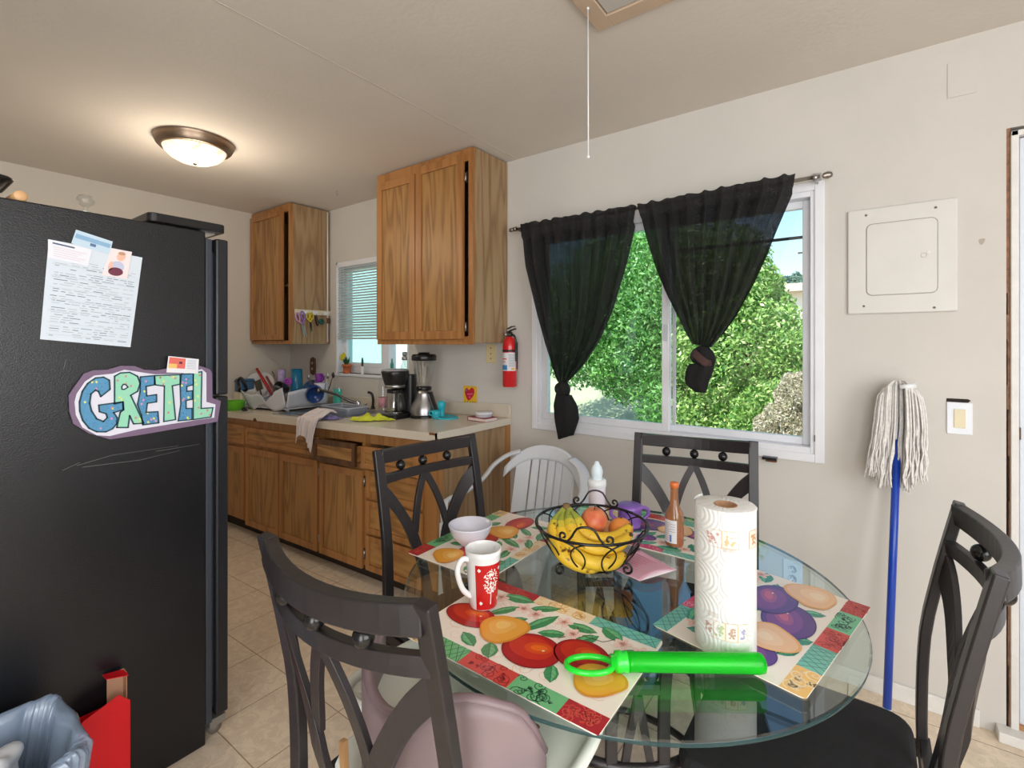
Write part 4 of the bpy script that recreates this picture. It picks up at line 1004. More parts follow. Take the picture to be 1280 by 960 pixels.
b.grid(tp_, 24, 6); b.build('top_band', MONO, pcx, solid=.014)
for s in (-1, 1):
    b = MB(); cx = PX-.02
    pts = spline([(cx+s*.15, PY-.01, .795), (cx+s*.215, PY-.04, .770), (cx+s*.262, PY-.09, .725), (cx+s*.285, PY-.15, .665), (cx+s*.295, PY-.27, .625), (cx+s*.290, PY-.40, .620), (cx+s*.275, PY-.44, .60), (cx+s*.265, PY-.445, .50)], 5)
    b.tube(pts, .027, 14, flat=.42); b.build('armrest', MONO, pcx)
    b = MB(); b.bar([(cx+s*.263, PY-.44, .53), (cx+s*.265, PY-.445, .3), (cx+s*.27, PY-.455, 0)], [.06, .055, .04], .028, (0, 1, 0)); b.build('leg', MONO, pcx, bevel=.006)
    b = MB(); b.bar([(cx+s*.20, PY-.08, .46), (cx+s*.235, PY-.01, .2), (cx+s*.25, PY+.03, 0)], [.065, .055, .04], .028, (0, 1, 0)); b.build('leg', MONO, pcx, bevel=.006)
b = MB(); b.prism(rrect(PX-.26, PY-.47, PX+.22, PY-.04, .07), (0, 0, .425), (1, 0, 0), (0, 1, 0), .022); b.build('seat', MONO, pcx, bevel=.008)

# ================================================================== WINDOW DRESSING
YW = -.085
rod = thing('curtain_rod', 'brushed nickel curtain rod above the large window', 'curtain rod', (3.28, YW, 2.0))
b = MB(); b.tube([(2.535, YW, 2.003), (4.03, YW, 2.006)], .008, 12); b.build('rod', NICKEL, rod)
b = MB(); b.lathe([(0,-.02),(.008,-.016),(.013,0),(.010,.014),(0,.018)], (2.522, YW, 2.003), 16, 'x'); b.build('finial', NICKEL, rod)
b = MB(); b.lathe([(0,-.02),(.010,-.016),(.015,0),(.010,.014),(0,.018)], (4.056, YW, 2.006), 16, 'x'); b.build('finial', NICKEL, rod)
for x in (2.55, 4.015):
    b = MB(); b.tube([(x, 0, 2.004), (x, YW, 2.004)], .006, 10); b.cbox((x, -.003, 2.01), (.03, .006, .07)); b.lathe([(.008,-.008),(.013,-.008),(.013,.008),(.008,.008),(.008,-.008)], (x, YW, 2.004), 16, 'x'); b.build('bracket', STEEL if x > 3 else NICKEL, rod)
def interp(tab, t):
    n = len(tab)-1; k = min(n-1, int(t*n)); f = t*n-k
    return (tab[k][0]+(tab[k+1][0]-tab[k][0])*f, tab[k][1]+(tab[k+1][1]-tab[k][1])*f)
def resample(pts, n):   # by height
    out = []; v0, v1 = pts[0][1], pts[-1][1]
    for k in range(n):
        v = v0+(v1-v0)*k/(n-1)
        for a, b_ in zip(pts, pts[1:]):
            if a[1] <= v <= b_[1]+1e-6: out.append((a[0]+(b_[0]-a[0])*(v-a[1])/max(1e-6, b_[1]-a[1]), v)); break
        else: out.append(pts[-1])
    return out
def curtain(label, Lp, Rp, knot, kr, tail, group):
    c = thing('curtain', label, 'curtain', tuple(ony(*Lp[0], YW)), 0, group)
    # edges in the curtain's own plane, in metres
    Lw = [ony(u, v, YW) for u, v in Lp]; Rw = [ony(u, v, YW) for u, v in Rp]
    n = 26
    L2 = resample([(p.x, -p.z) for p in Lw], n); R2 = resample([(p.x, -p.z) for p in Rw], n)
    rnd = random.Random(int(Lp[0][0])); ph = [rnd.uniform(0, 6.28) for _ in range(6)]
    def f(s, t):
        lx, lz = interp(L2, t); rx, rz = interp(R2, t); x = lx+(rx-lx)*s; z = -(lz+(rz-lz)*s)
        A = .020*(1-.35*t)
        d = math.sin(2*PI*8.5*s+ph[0]+.8*math.sin(3*t+ph[1]))*A + math.sin(2*PI*4*s+ph[2])*A*.5 + math.sin(2*PI*19*s+ph[3])*.005*(1-t)
        d += -.018*math.sin(PI*min(1, t*1.2))
        x += math.cos(2*PI*8.5*s+ph[4])*.006
        if t < .10: d = d*.45-.022; z += (.003*math.sin(2*PI*11*s+ph[5])-.002)*(1-t/.07)
        return (x, YW+d-.012, z)
    b = MB(); b.grid(f, 200, 56); b.build('panel', CURT, c)
    k0 = ony(knot[0], knot[1], YW-.02)
    b = MB()
    def kn(u_, v_):
        a = 2*PI*u_; t = PI*v_; r = kr*(1+.10*math.sin(3*a+2*t)+.07*math.sin(7*a+t*3))
        return (k0.x+r*math.sin(t)*math.cos(a)*1.1, k0.y+r*.8*math.sin(t)*math.sin(a), k0.z-r*.95*math.cos(t))
    b.grid(kn, 40, 16, True); b.build('knot', mat('black_cloth', (16, 16, 18), .9), c)
    T = [[ony(u, v, YW-.02) for u, v in row] for row in tail]
    b = MB(); nr = len(T)
    def tf(u_, v_):
        q = v_*(nr-1); k = min(nr-2, int(q)); f_ = q-k; a = T[k][0].lerp(T[k+1][0], f_); e = T[k][1].lerp(T[k+1][1], f_); p_ = (a+e)/2; w_ = (e-a)/2
        an = 2*PI*u_; rr_ = 1+.12*math.sin(5*an+v_*2)
        return (p_.x+w_.x*math.cos(an)*rr_, p_.y+abs(w_.x)*.55*math.sin(an)*rr_, p_.z+w_.z*math.cos(an))
    b.grid(tf, 44, 12, True); b.build('tail', MATS['black_cloth'], c, solid=.0015)
    return c, k0
G = 'black curtains knotted at the bottom'
curtain('left black curtain, knotted low with its loose end hanging below the window sill',
  [(654.4,281),(660.4,334),(667,362),(674,395),(682.7,431),(692,460),(699,477)], [(798.7,257),(793.5,293),(785,334),(777,362),(769,389),(752.5,425),(731.7,456),(709,480)],
  (703.5, 486.5), .041, [[(695,492),(713,494)],[(693,505),(720,508)],[(695,525),(722,524)],[(699,549),(716,544)]], G)
cu, k0 = curtain('right black curtain, knotted in the middle of the window with a brown band',
  [(799.5,257),(810,297),(822.5,338),(833.7,367),(847,395),(856,414),(866,430)], [(996,218),(993,238),(973,287),(960.6,320),(944,356),(922,395),(905,418),(890,434)],
  (879, 446), .047, [[(862,455),(892,452)],[(857,464),(890,462)],[(856,473),(887,471)],[(858,481),(884,478)],[(870,490),(882,491)]], G)
b = MB()
Mk = Matrix.Translation(k0) @ Matrix.Rotation(math.radians(32), 4, 'Y')
b.M = Mk; b.grid(lambda u_, v_: ((.050+.004*math.sin(5*2*PI*u_))*1.05*math.cos(2*PI*u_)*(1-.5*(v_-.5)**2), .047*math.sin(2*PI*u_), -.006+.034*(v_-.5)+.004*math.sin(2*PI*u_*2)), 40, 6, True)
b.build('brown_band', mat('brown_cloth', (72, 50, 48), .9, bump=.3), cu, solid=.004)

bl = thing('window_blind', 'white mini blind lowered over half of the small kitchen window', 'blind', (1.12, -.0, 2.0))
b = MB(); b.box((.715, -.005, 1.962), (1.535, .03, 1.985)); b.build('head_rail', TRIM, bl, bevel=.002)
BLM = mat('blind_slats', (196, 204, 208), .5)
b = MB()
for k in range(27):
    z = 1.952-.0208*k; b.F([b.P(q) for q in ((.717, -.001, z-.008), (1.533, -.001, z-.008), (1.533, .014, z+.008), (.717, .014, z+.008))])
b.build('slats', BLM, bl, solid=.0012)
b = MB(); b.box((.715, .0, 1.382), (1.535, .02, 1.396)); b.build('bottom_rail', BLM, bl, bevel=.002)
for x in (.80, 1.45):
    b = MB(); b.tube([(x, -.004, 1.97), (x, -.004, 1.385)], .0012, 5); b.build('ladder_cord', TRIM, bl)
b = MB(); b.tube([(.76, -.006, 1.97), (.762, -.008, 1.14)], .0012, 5); b.build('pull_cord', TRIM, bl)

# ================================================================== ON THE WALLS AND CEILING
ep = thing('breaker_panel', 'large off-white electrical panel with a latched door on the wall right of the window', 'electrical panel', (4.28, 0, 1.46))
PNL = mat('panel_enamel', (212, 210, 205), .4)
b = MB(); b.prism([(x, z) for x, z in ((4.118, 1.462), (4.443, 1.462), (4.443, 1.870), (4.118, 1.870))], (0, -.0005, 0), (1, 0, 0), (0, 0, 1), .012); b.build('cover', PNL, ep, bevel=.005, bseg=3)
b = MB(); b.prism(rrect(4.180, 1.534, 4.386, 1.806, .018), (0, -.0125, 0), (1, 0, 0), (0, 0, 1), .003); dpn = b.build('door', PNL, ep, bevel=.001)
b = MB(); pts = [(x, -.0128, z) for x, z in rrect(4.178, 1.532, 4.388, 1.808, .02)]; b.tube(pts, .0011, 4, True); b.build('door_gap', mat('panel_gap', (168, 164, 156), .6), ep)
b = MB(); b.tube(circ((4.350, -.017, 1.672), .0085, 20, V=(0,0,1)), .0016, 6, True); b.cbox((4.363, -.0165, 1.680), (.008, .003, .010)); b.build('latch', CASING, dpn)
for x, z in ((4.177, 1.845), (4.382, 1.842), (4.170, 1.492), (4.378, 1.478)):
    b = MB(); b.lathe([(0,-.002),(.004,-.0015),(.0045,0),(0,0)], (x, -.0125, z), 10, 'y'); b.build('screw', mat('screw_zinc', (140, 134, 124), .4, metal=.8), ep)
b = MB(); b.box((4.415, -.003, 2.232), (4.493, -.0003, 2.358)); tag(b.build('blank_plate', WALL, bevel=.001), 'blank painted square cover plate near the ceiling above the panel', 'cover plate')
b = MB(); b.tube([(4.4145, -.0012, 2.2315), (4.4935, -.0012, 2.2315), (4.4935, -.0012, 2.3585), (4.4145, -.0012, 2.3585)], .0009, 4, True)
sw = thing('light_switch', 'white rocker light switch with a yellowed paddle in an oversized wall hole', 'light switch', (4.448, 0, 1.08))
b = MB(); b.box((4.413, -.006, 1.022), (4.482, -.0004, 1.136)); b.build('plate', mat('switch_plate', (226, 230, 238), .35), sw, bevel=.002)
b = MB(); b.box((4.432, -.0095, 1.045), (4.463, -.006, 1.112)); b.build('rocker', mat('yellowed_plastic', (222, 210, 176), .4), sw, bevel=.001)
b = MB(); b.prism([(4.412, 1.137), (4.470, 1.136), (4.478, 1.144), (4.470, 1.149), (4.413, 1.149)], (0, -.0006, 0), (1, 0, 0), (0, 0, 1), .0004); b.build('wall_gap', mat('dark_gap', (40, 30, 28), .9), sw)
ol = thing('wall_outlet', 'white wall outlet low on the wall behind the glass table', 'outlet', (4.02, 0, .42))
o1 = ony(991, 717, 0); zc_ = max(.3, o1.z)
b = MB(); b.box((o1.x-.035, -.006, zc_-.057), (o1.x+.035, -.0004, zc_+.057)); b.build('plate', mat('switch_plate', (226, 230, 238), .35), ol, bevel=.002)
for dz in (-.02, .02):
    b = MB(); b.lathe([(0,-.008),(.015,-.008),(.0165,-.006),(0,-.006)], (o1.x, 0, zc_+dz), 20, 'y'); sk2 = b.build('socket', MATS['switch_plate'], ol)
    b = MB(); b.cbox((o1.x-.006, -.0082, zc_+dz+.004), (.002, .0006, .008)); b.cbox((o1.x+.006, -.0082, zc_+dz+.004), (.002, .0006, .008)); b.cbox((o1.x, -.0082, zc_+dz-.007), (.004, .0006, .004)); b.build('slots', BLKM, sk2)
ol.location = (o1.x, 0, zc_)
for c_ in ol.children: c_.location = (c_.location.x-(o1.x-4.02), c_.location.y, c_.location.z-(zc_-.42))
sp = thing('outlet_plate', 'dark wooden outlet plate on the wall left of the small window', 'outlet', (.37, 0, 1.14))
b = MB(); b.prism(sp2([(.335,1.095),(.405,1.095),(.405,1.215),(.385,1.225),(.37,1.235),(.355,1.225),(.335,1.215)], 2), (0, -.0005, 0), (1, 0, 0), (0, 0, 1), .012); b.build('plate', mat('walnut_plate', (98, 58, 36), .5), sp, bevel=.003)
for z in (1.135, 1.185):
    b = MB(); b.lathe([(0,-.015),(.012,-.015),(.013,-.012),(0,-.012)], (.37, 0, z), 16, 'y'); b.build('socket', mat('ivory', (206, 190, 170), .4), sp)
b = MB(); b.box((2.268, -.006, 1.228), (2.345, -.0004, 1.345)); o_ = thing('switch_plate', 'cream blank plate under the large wall cabinet', 'cover plate', (2.306, 0, 1.23)); b.build('plate', mat('cream_plate', (222, 204, 158), .4), o_, bevel=.002)
for z in (1.255, 1.285, 1.32):
    b = MB(); b.lathe([(0,-.009),(.004,-.008),(.004,-.006),(0,-.006)], (2.306, 0, z), 8, 'y'); b.build('screw', BRONZE, o_)

# heart card
b = MB(); b.col((240, 190, 50)); hx0, hx1, hz0, hz1 = 2.080, 2.195, .966, 1.077
O_ = (hx0, -.001, hz0); b.prism([(0, 0), (.112, 0), (.112, .111), (0, .111)], O_, (1, 0, 0), (0, 0, 1), .003)
def fp(poly, rgb, h): 
    b.col(rgb); ar = sum(poly[i][0]*poly[(i+1)%len(poly)][1]-poly[(i+1)%len(poly)][0]*poly[i][1] for i in range(len(poly)))
    if ar < 0: poly = poly[::-1]
    b.F([b.P((hx0+x, -.0041-h*.0002, hz0+z)) for x, z in poly])
fp(sp2([(.045,.018),(.020,.045),(.012,.080),(.028,.098),(.048,.086),(.068,.102),(.090,.090),(.086,.055)], 4), (206, 34, 62), 1)
fp([(.03,.062),(.078,.066),(.076,.058),(.032,.054)], (236, 110, 150), 2); fp([(.045,.035),(.055,.03),(.06,.045),(.048,.048)], (232, 90, 140), 2)
fp(circ((.026, .082, 0), .007, 8) and [(p.x, p.y) for p in circ((.026, .082, 0), .007, 8)], (90, 120, 180), 2)
for k in range(5): fp([(.008+.02*k, .0), (.022+.02*k, .0), (.014+.02*k, .020)], (70, 150, 60), 1)
tag(b.build('heart_card', PAPER), 'yellow card with a red heart on the wall above the backsplash', 'card')

# fire extinguisher
fx = thing('fire_extinguisher', 'red fire extinguisher hanging on the wall below the curtain rod', 'fire extinguisher', (2.492, -.062, 1.095))
c6 = (2.492, -.062, 1.095); REDP = mat('extinguisher_red', (206, 22, 30), .25, coat=.4)
b = MB(); b.lathe([(0,0),(.036,0),(.0415,.006),(.0415,.235),(.038,.262),(.026,.285),(.014,.294),(.014,.305)], c6, 36); b.build('cylinder', REDP, fx)
b = MB(); b.lathe([(.014,.292),(.017,.294),(.017,.318),(.009,.322),(0,.322)], c6, 20); vlv = b.build('valve', BLK, fx)
V_ = lambda dx, dy, dz: (c6[0]+dx, c6[1]+dy, c6[2]+dz)
b = MB(); b.bar([V_(-.010, -.01, .316), V_(.020, -.01, .330), V_(.050, -.01, .338)], .018, .006, (0, 0, 1)); b.build('handle', BLK, fx, bevel=.001)
b = MB(); b.bar([V_(-.008, -.01, .338), V_(.022, -.01, .350), V_(.045, -.012, .352)], .016, .005, (0, 0, 1)); b.build('lever', BLK, fx, bevel=.001)
b = MB(); b.lathe([(0,-.006),(.012,-.006),(.013,0),(0,0)], V_(-.004, -.016, .306), 16, 'y'); b.build('gauge', STEEL, vlv)
b = MB(); b.tube(circ(V_(-.034, -.012, .322), .012, 16, V=(0, 0, 1)), .0018, 6, True); b.build('pull_ring', STEEL, vlv)
b = MB(); b.tube(spline([V_(.012, 0, .305), V_(.038, -.01, .300), V_(.050, -.008, .27), V_(.047, -.004, .22), V_(.047, 0, .15)], 6), .0055, 10); b.build('hose', BLK, fx)
b = MB(); b.lathe([(.0418,.205),(.0435,.206),(.0435,.216),(.0418,.217)], c6, 36); b.box(V_(-.014, .035, .10), V_(.014, .0617, .26)); b.build('bracket', BLK, fx)
b = MB(); te = math.atan2(CAMP[1]-c6[1], CAMP[0]-c6[0])
def EP(a, z, h=.0007): return Vector((c6[0]+(.0415+h)*math.cos(te+a), c6[1]+(.0415+h)*math.sin(te+a), c6[2]+z))
def est(a0, a1, z0, z1, h):
    n = 8
    for k in range(n): x, y = a0+(a1-a0)*k/n, a0+(a1-a0)*(k+1)/n; b.F([b.P(EP(x, z0, h)), b.P(EP(y, z0, h)), b.P(EP(y, z1, h)), b.P(EP(x, z1, h))])
b.col((224, 222, 226)); est(-1.35, .95, .095, .200, .0007); b.col((60, 130, 190)); est(-1.3, -.35, .100, .128, .001); b.col((220, 80, 90)); est(-1.2, -.4, .16, .167, .001); est(-1.2, -.6, .145, .15, .001); b.col((230, 180, 90)); est(.2, .8, .100, .112, .001); b.col((150, 150, 158))
for k in range(9): est(-.15, .8, .12+k*.0085, .1235+k*.0085, .001)
b.build('label', PAPER, fx)

# mop leaning on the wall
mp_ = thing('mop', 'white string mop leaning upside down on the wall with a blue pole', 'mop', (4.235, -.27, 0))
mt_ = Vector((4.276, -.050, 1.145)); mb_ = Vector((4.232, -.275, .003)); dm = (mt_-mb_)
b = MB(); b.tube([mb_+dm*.085, mt_-dm*.02], .0125, 16); b.build('pole', mat('mop_blue', (16, 66, 176), .3, coat=.2), mp_)
b = MB(); b.tube([mb_, mb_+dm*.004, mb_+dm*.087], [.010, .0135, .0135], 16); b.build('pole_tip', WHITE, mp_)
b = MB(); b.tube([mt_-dm*.06, mt_+Vector((0,0,.045))], [.014, .012], 12); b.tube([mt_+Vector((.0, -.066, .045)), mt_+Vector((.045, -.060, .052))], [.008, .010], 10); b.build('clamp', WHITE, mp_)
rnd = random.Random(21); b = MB(); YARN = mat('mop_yarn', (230, 227, 224), .95, var=.12, vscale=90)
for k in range(150):
    s0 = rnd.uniform(-1, 1); lay = rnd.uniform(0, 1); fr_ = rnd.random() < .5
    hx = s0*.072+rnd.uniform(-.006, .006); endz = .80+.05*abs(s0)+rnd.uniform(0, .06); yo = -.055-.035*lay if fr_ else -.02-.03*lay
    if fr_ and abs(hx) < .014: hx += .03*(1 if hx > 0 else -1)
    tp = mt_+Vector((s0*.035, -.012, .066-.022*abs(s0)))
    pts = [tp, mt_+Vector((hx*.85, yo+.015, .052-.045*abs(s0))), mt_+Vector((hx*1.0, yo+.01, -.08))]
    zc = pts[-1].z; n = 6
    for q in range(1, n+1):
        t = q/n; pts.append(Vector((mt_.x+hx*(1+.18*t)+rnd.uniform(-.006, .006)*t-.012*t, min(-.006, mt_.y+yo+.0+rnd.uniform(-.006, .006)), zc+(endz-zc)*t)))
    b.tube(spline(pts, 2), .0030, 5)
b.build('yarn', YARN, mp_)
# door jamb stain / chipped plaster
b = MB(); b.prism(sp2([(4.498,1.742-.03),(4.514,1.744-.03),(4.510,1.728-.03),(4.502,1.724-.03)], 3), (0, -.0004, 0), (1, 0, 0), (0, 0, 1), .0004)
tag(b.build('trim_4', mat('bare_plaster', (176, 166, 154), .9)), kind='structure')
b = MB(); b.box((3.888, -.034, .872), (3.946, -.001, .888)); b.build('x', BLK) if False else None
sh = thing('wall_hook', 'small black plastic bracket sticking out under the window sill beside the chair back', 'bracket', (3.90, 0, .86))
pz = ony(962, 573, -.03); b = MB(); b.cbox((pz.x, -.022, pz.z), (.056, .040, .012)); b.build('plate', BLK, sh, bevel=.002); b = MB(); b.cbox((pz.x+.004, -.012, pz.z-.012), (.042, .02, .010)); b.build('broken_mount', mat('broken_wood', (112, 70, 50), .9, var=.4, vscale=120), sh, bevel=.002)

# ceiling lamp
lc = (1.25, -1.24)
lm = thing('ceiling_light', 'flush round ceiling light with a frosted bowl and bronze ring in the kitchen', 'ceiling light', (lc[0], lc[1], 2.44))
b = MB(); b.lathe([(0,2.44),(.185,2.44),(.188,2.432),(.178,2.424),(.182,2.418),(.172,2.412),(.176,2.405),(.164,2.400),(.166,2.394),(.150,2.388),(.146,2.394),(.146,2.43)], (lc[0], lc[1], 0), 64); b.build('ring', mat('brushed_bronze', (150, 130, 112), .35, metal=1), lm)
m, t, p = newmat('alabaster_glass'); tc = t.nodes.new('ShaderNodeTexCoord'); n = t.nodes.new('ShaderNodeTexNoise'); n.inputs['Scale'].default_value = 9; n.inputs['Detail'].default_value = 5; n.inputs['Distortion'].default_value = 2
t.links.new(tc.outputs['Object'], n.inputs[0]); r = t.nodes.new('ShaderNodeValToRGB'); r.color_ramp.elements[0].position = .3; r.color_ramp.elements[0].color = lin((232, 206, 172))+(1,); r.color_ramp.elements[1].position = .6; r.color_ramp.elements[1].color = lin((255, 244, 226))+(1,)
t.links.new(n.outputs['Fac'], r.inputs[0]); t.links.new(r.outputs[0], p.inputs['Base Color']); t.links.new(r.outputs[0], p.inputs['Emission Color']); p.inputs['Emission Strength'].default_value = .75; p.inputs['Roughness'].default_value = .25
b = MB(); b.lathe([(.148,2.392),(.140,2.372),(.115,2.348),(.080,2.330),(.040,2.320),(0,2.317)], (lc[0], lc[1], 0), 64); b.build('bowl', m, lm)
b = MB(); b.lathe([(.010,2.318),(.009,2.312),(0,2.308)], (lc[0], lc[1], 0), 16); b.build('finial', BRONZE, lm)
light('kitchen_bulb', 'POINT', (lc[0], lc[1], 2.10), (0, 0, 0), 10, (1, .86, .68), .10)

# attic hatch
ah_ = thing('attic_hatch', 'ceiling attic hatch with tan trim and a hanging white pull cord', 'attic hatch', (3.80, -1.5, 2.44))
hx0_, hx1_, hy0_, hy1_ = 3.43, 4.10, -2.2, -.815
b = MB(); wf = .058
b.box((hx0_, hy0_, 2.425), (hx0_+wf, hy1_, 2.44)); b.box((hx1_-wf, hy0_, 2.425), (hx1_, hy1_, 2.44)); b.box((hx0_+wf, hy1_-wf, 2.425), (hx1_-wf, hy1_, 2.44)); b.box((hx0_+wf, hy0_, 2.425), (hx1_-wf, hy0_+wf, 2.44))
b.build('trim_frame', mat('tan_trim', (196, 172, 148), .6), ah_, bevel=.002)
b = MB(); b.box((hx0_+wf+.006, hy0_+wf+.006, 2.430), (hx1_-wf-.006, hy1_-wf-.006, 2.439)); b.build('panel', mat('hatch_panel', (190, 186, 180), .7), ah_)
cp = onz(735, 8, 2.43); b = MB(); b.tube([(cp.x, cp.y, 2.43), (cp.x, cp.y, 2.42)], .004, 8); b.tube([(cp.x, cp.y, 2.425), (cp.x+.001, cp.y, 1.95)], .0022, 6); b.ball((cp.x+.001, cp.y, 1.946), .005, 10, 6); b.build('pull_cord', WHITE, ah_)
hk = thing('ceiling_hook', 'small metal hook in the kitchen ceiling near the corner cabinet', 'hook', tuple(onz(421, 238, 2.44)))
q_ = onz(421, 238, 2.44); b = MB(); b.tube(spline([(q_.x, q_.y, 2.44), (q_.x, q_.y, 2.415), (q_.x+.012, q_.y, 2.402), (q_.x+.02, q_.y, 2.414)], 5), .002, 6); b.build('hook_wire', STEEL, hk)

# ================================================================== ON AND AROUND THE REFRIGERATOR
def side_sheet(name, label, cat, px, rgb, h, rows=None, extra=None, group=None):
    b = MB(); b.col(rgb); P_ = [onx(u, v, XS+.0012+h) for u, v in px]
    b.F([b.P(p) for p in P_]); N_ = Vector((1, 0, 0))
    if (P_[1]-P_[0]).cross(P_[2]-P_[1]).x < 0: b.f[-1] = b.f[-1][::-1]
    if extra: extra(b, P_)
    return tag(b.build(name, PAPER, solid=.0004), label, cat, group)
def quad_on(b, P_, s0, s1, t0, t1, rgb, h):
    def B_(s, t): return P_[0].lerp(P_[1], s).lerp(P_[3].lerp(P_[2], s), t)+Vector((h, 0, 0))
    b.col(rgb); b.F([b.P(B_(s, t)) for s, t in ((s0, t0), (s0, t1), (s1, t1), (s1, t0))])
def form(b, P_):
    rnd = random.Random(2)
    for k in range(34):
        t = .17+.80*k/34; x = .06+(.02 if k % 4 else 0)
        while x < .94:
            wd = rnd.uniform(.03, .14)
            if rnd.random() < (.85 if k % 4 else .5): quad_on(b, P_, x, min(.95, x+wd), t, t+.007, rnd.choice(((150, 158, 170), (178, 184, 194), (120, 128, 142), (190, 196, 204))), .0006)
            x += wd+rnd.uniform(.01, .05)
        if k % 5 == 2: quad_on(b, P_, .05, .95, t+.014, t+.0155, (160, 168, 178), .0006)
side_sheet('paper_form', 'white printed form stuck on the refrigerator side', 'paper', ((61,299),(178,322),(163,434),(50,424)), (214, 224, 236), 0, extra=form)
def cardtext(b, P_):
    quad_on(b, P_, .10, .60, .10, .18, (70, 90, 120), .0006)
    for k in range(5): quad_on(b, P_, .12, .9-.1*(k % 3), .32+.12*k, .34+.12*k, (222, 196, 204), .0006)
side_sheet('appointment_card', 'white card with blue heading at the top left of the form', 'card', ((60,299),(115,312),(110,333),(60,322)), (232, 234, 244), .0012, extra=cardtext)
def card2(b, P_): quad_on(b, P_, .04, .96, .25, .55, (140, 180, 214), .0006); quad_on(b, P_, .45, .6, .6, .8, (90, 120, 160), .0006)
side_sheet('blue_card', 'light blue card sticking up behind the top of the form', 'card', ((95,287),(141,302),(137,318),(89,304)), (196, 218, 236), .0008, extra=card2)
def photo(b, P_):
    def el(cx, cy, rx, ry, rgb, h):
        b.col(rgb); b.F([b.P(P_[0].lerp(P_[1], cx+rx*math.cos(a)).lerp(P_[3].lerp(P_[2], cx+rx*math.cos(a)), cy+ry*math.sin(a))+Vector((h, 0, 0))) for a in [2*PI*k/16 for k in range(16)]][::-1])
    el(.48, .62, .30, .20, (196, 200, 226), .0006); el(.48, .80, .30, .15, (112, 50, 70), .0009); el(.22, .62, .10, .16, (232, 190, 178), .0009); el(.55, .24, .19, .16, (236, 188, 166), .0009); el(.55, .13, .17, .06, (196, 150, 120), .0012)
side_sheet('baby_photo', 'small photo of a seated baby over the right of the form', 'photo', ((139,310),(165,315),(159,349),(127,344)), (240, 226, 228), .0016, extra=photo)
# name sign, cut from card
sg = thing('name_sign', 'cut-out purple and white name sign reading GRETEL on the refrigerator side', 'sign', tuple(onx(180, 500, XS)))
ZX, ZY, ZS = 80, 440, 6.095
def zpt(p, h): return onx(ZX+p[0]/ZS, ZY+p[1]/ZS, XS+h)
def zpoly(b, pts, rgb, h, smooth=0):
    if smooth: pts = sp2(pts, smooth)
    P_ = [zpt(p, h) for p in pts]; ar = sum(P_[i].y*P_[(i+1)%len(P_)].z-P_[(i+1)%len(P_)].y*P_[i].z for i in range(len(P_)))
    if ar < 0: P_ = P_[::-1]
    b.col(rgb); b.F([b.P(q) for q in P_])
def zline(b, pts, w_, rgb, h, closed=True):
    P_ = [zpt(p, h) for p in pts]; n = len(P_); b.col(rgb)
    for i in range(n if closed else n-1):
        a, e = P_[i], P_[(i+1)%n]; t = e-a
        if t.length < 1e-6: continue
        t.normalize(); s_ = Vector((0, -t.z, t.y))*(w_/2); a = a-t*w_*.35; e = e+t*w_*.35
        b.F([b.P(q) for q in (a+s_, a-s_, e-s_, e+s_)])
b = MB(); back = [(35,330),(60,290),(150,165),(220,140),(330,135),(430,105),(540,108),(610,135),(700,140),(790,125),(1030,105),(1110,130),(1128,160),(1130,350),(1195,375),(1170,530),(1000,560),(560,635),(350,665),(190,620),(70,545),(40,450)]
zpoly(b, back, (122, 100, 128), .0105); b.build('purple_card', PAPER, sg, solid=.0015)
b = MB(); zpoly(b, [(80,380),(95,320),(160,225),(230,180),(370,165),(460,135),(560,150),(620,160),(700,170),(900,165),(1050,130),(1085,160),(1085,380),(1155,400),(1145,500),(1000,520),(560,590),(350,640),(250,635),(140,575),(90,480)], (222, 222, 236), .0120); b.build('white_card', PAPER, sg)
GB, GG = (86, 148, 190), (150, 216, 186); DK = (30, 72, 84)
letters = [('G', GB, [(350,285),(345,215),(300,192),(240,198),(180,240),(140,300),(118,380),(120,450),(142,520),(190,580),(250,608),(320,608),(370,585),(402,545),(405,500),(378,462),(450,440),(448,380),(265,405),(270,455),(320,470),(330,500),(300,530),(250,510),(210,450),(195,390),(205,320),(240,290),(262,300),(280,340)], None),
 ('R', GG, [(385,185),(430,160),(500,155),(560,185),(580,240),(560,300),(508,330),(608,542),(530,548),(500,485),(488,575),(402,575),(428,460),(455,440),(450,380),(385,395)], [(440,265),(452,246),(472,250),(487,268),(460,285),(442,284)]),
 ('E', GB, [(582,190),(690,180),(690,250),(625,262),(630,335),(705,325),(705,380),(635,390),(625,460),(715,455),(722,540),(600,555),(590,480),(560,400),(580,300)], None),
 ('T', GG, [(690,180),(885,172),(885,245),(825,258),(850,515),(760,530),(765,260),(695,250)], None),
 ('E', GB, [(895,170),(985,165),(985,250),(935,262),(935,300),(978,295),(978,360),(930,370),(930,430),(975,430),(975,515),(870,525),(890,400),(885,260)], None),
 ('L', GG, [(985,160),(1050,150),(1045,430),(1135,425),(1120,495),(985,515)], None)]
rnd = random.Random(4)
def inside(p, poly):
    c = False; n = len(poly)
    for i in range(n):
        a, b_ = poly[i], poly[i-1]
        if (a[1] > p[1]) != (b_[1] > p[1]) and p[0] < (b_[0]-a[0])*(p[1]-a[1])/(b_[1]-a[1])+a[0]: c = not c
    return c
b = MB(); L_names = []
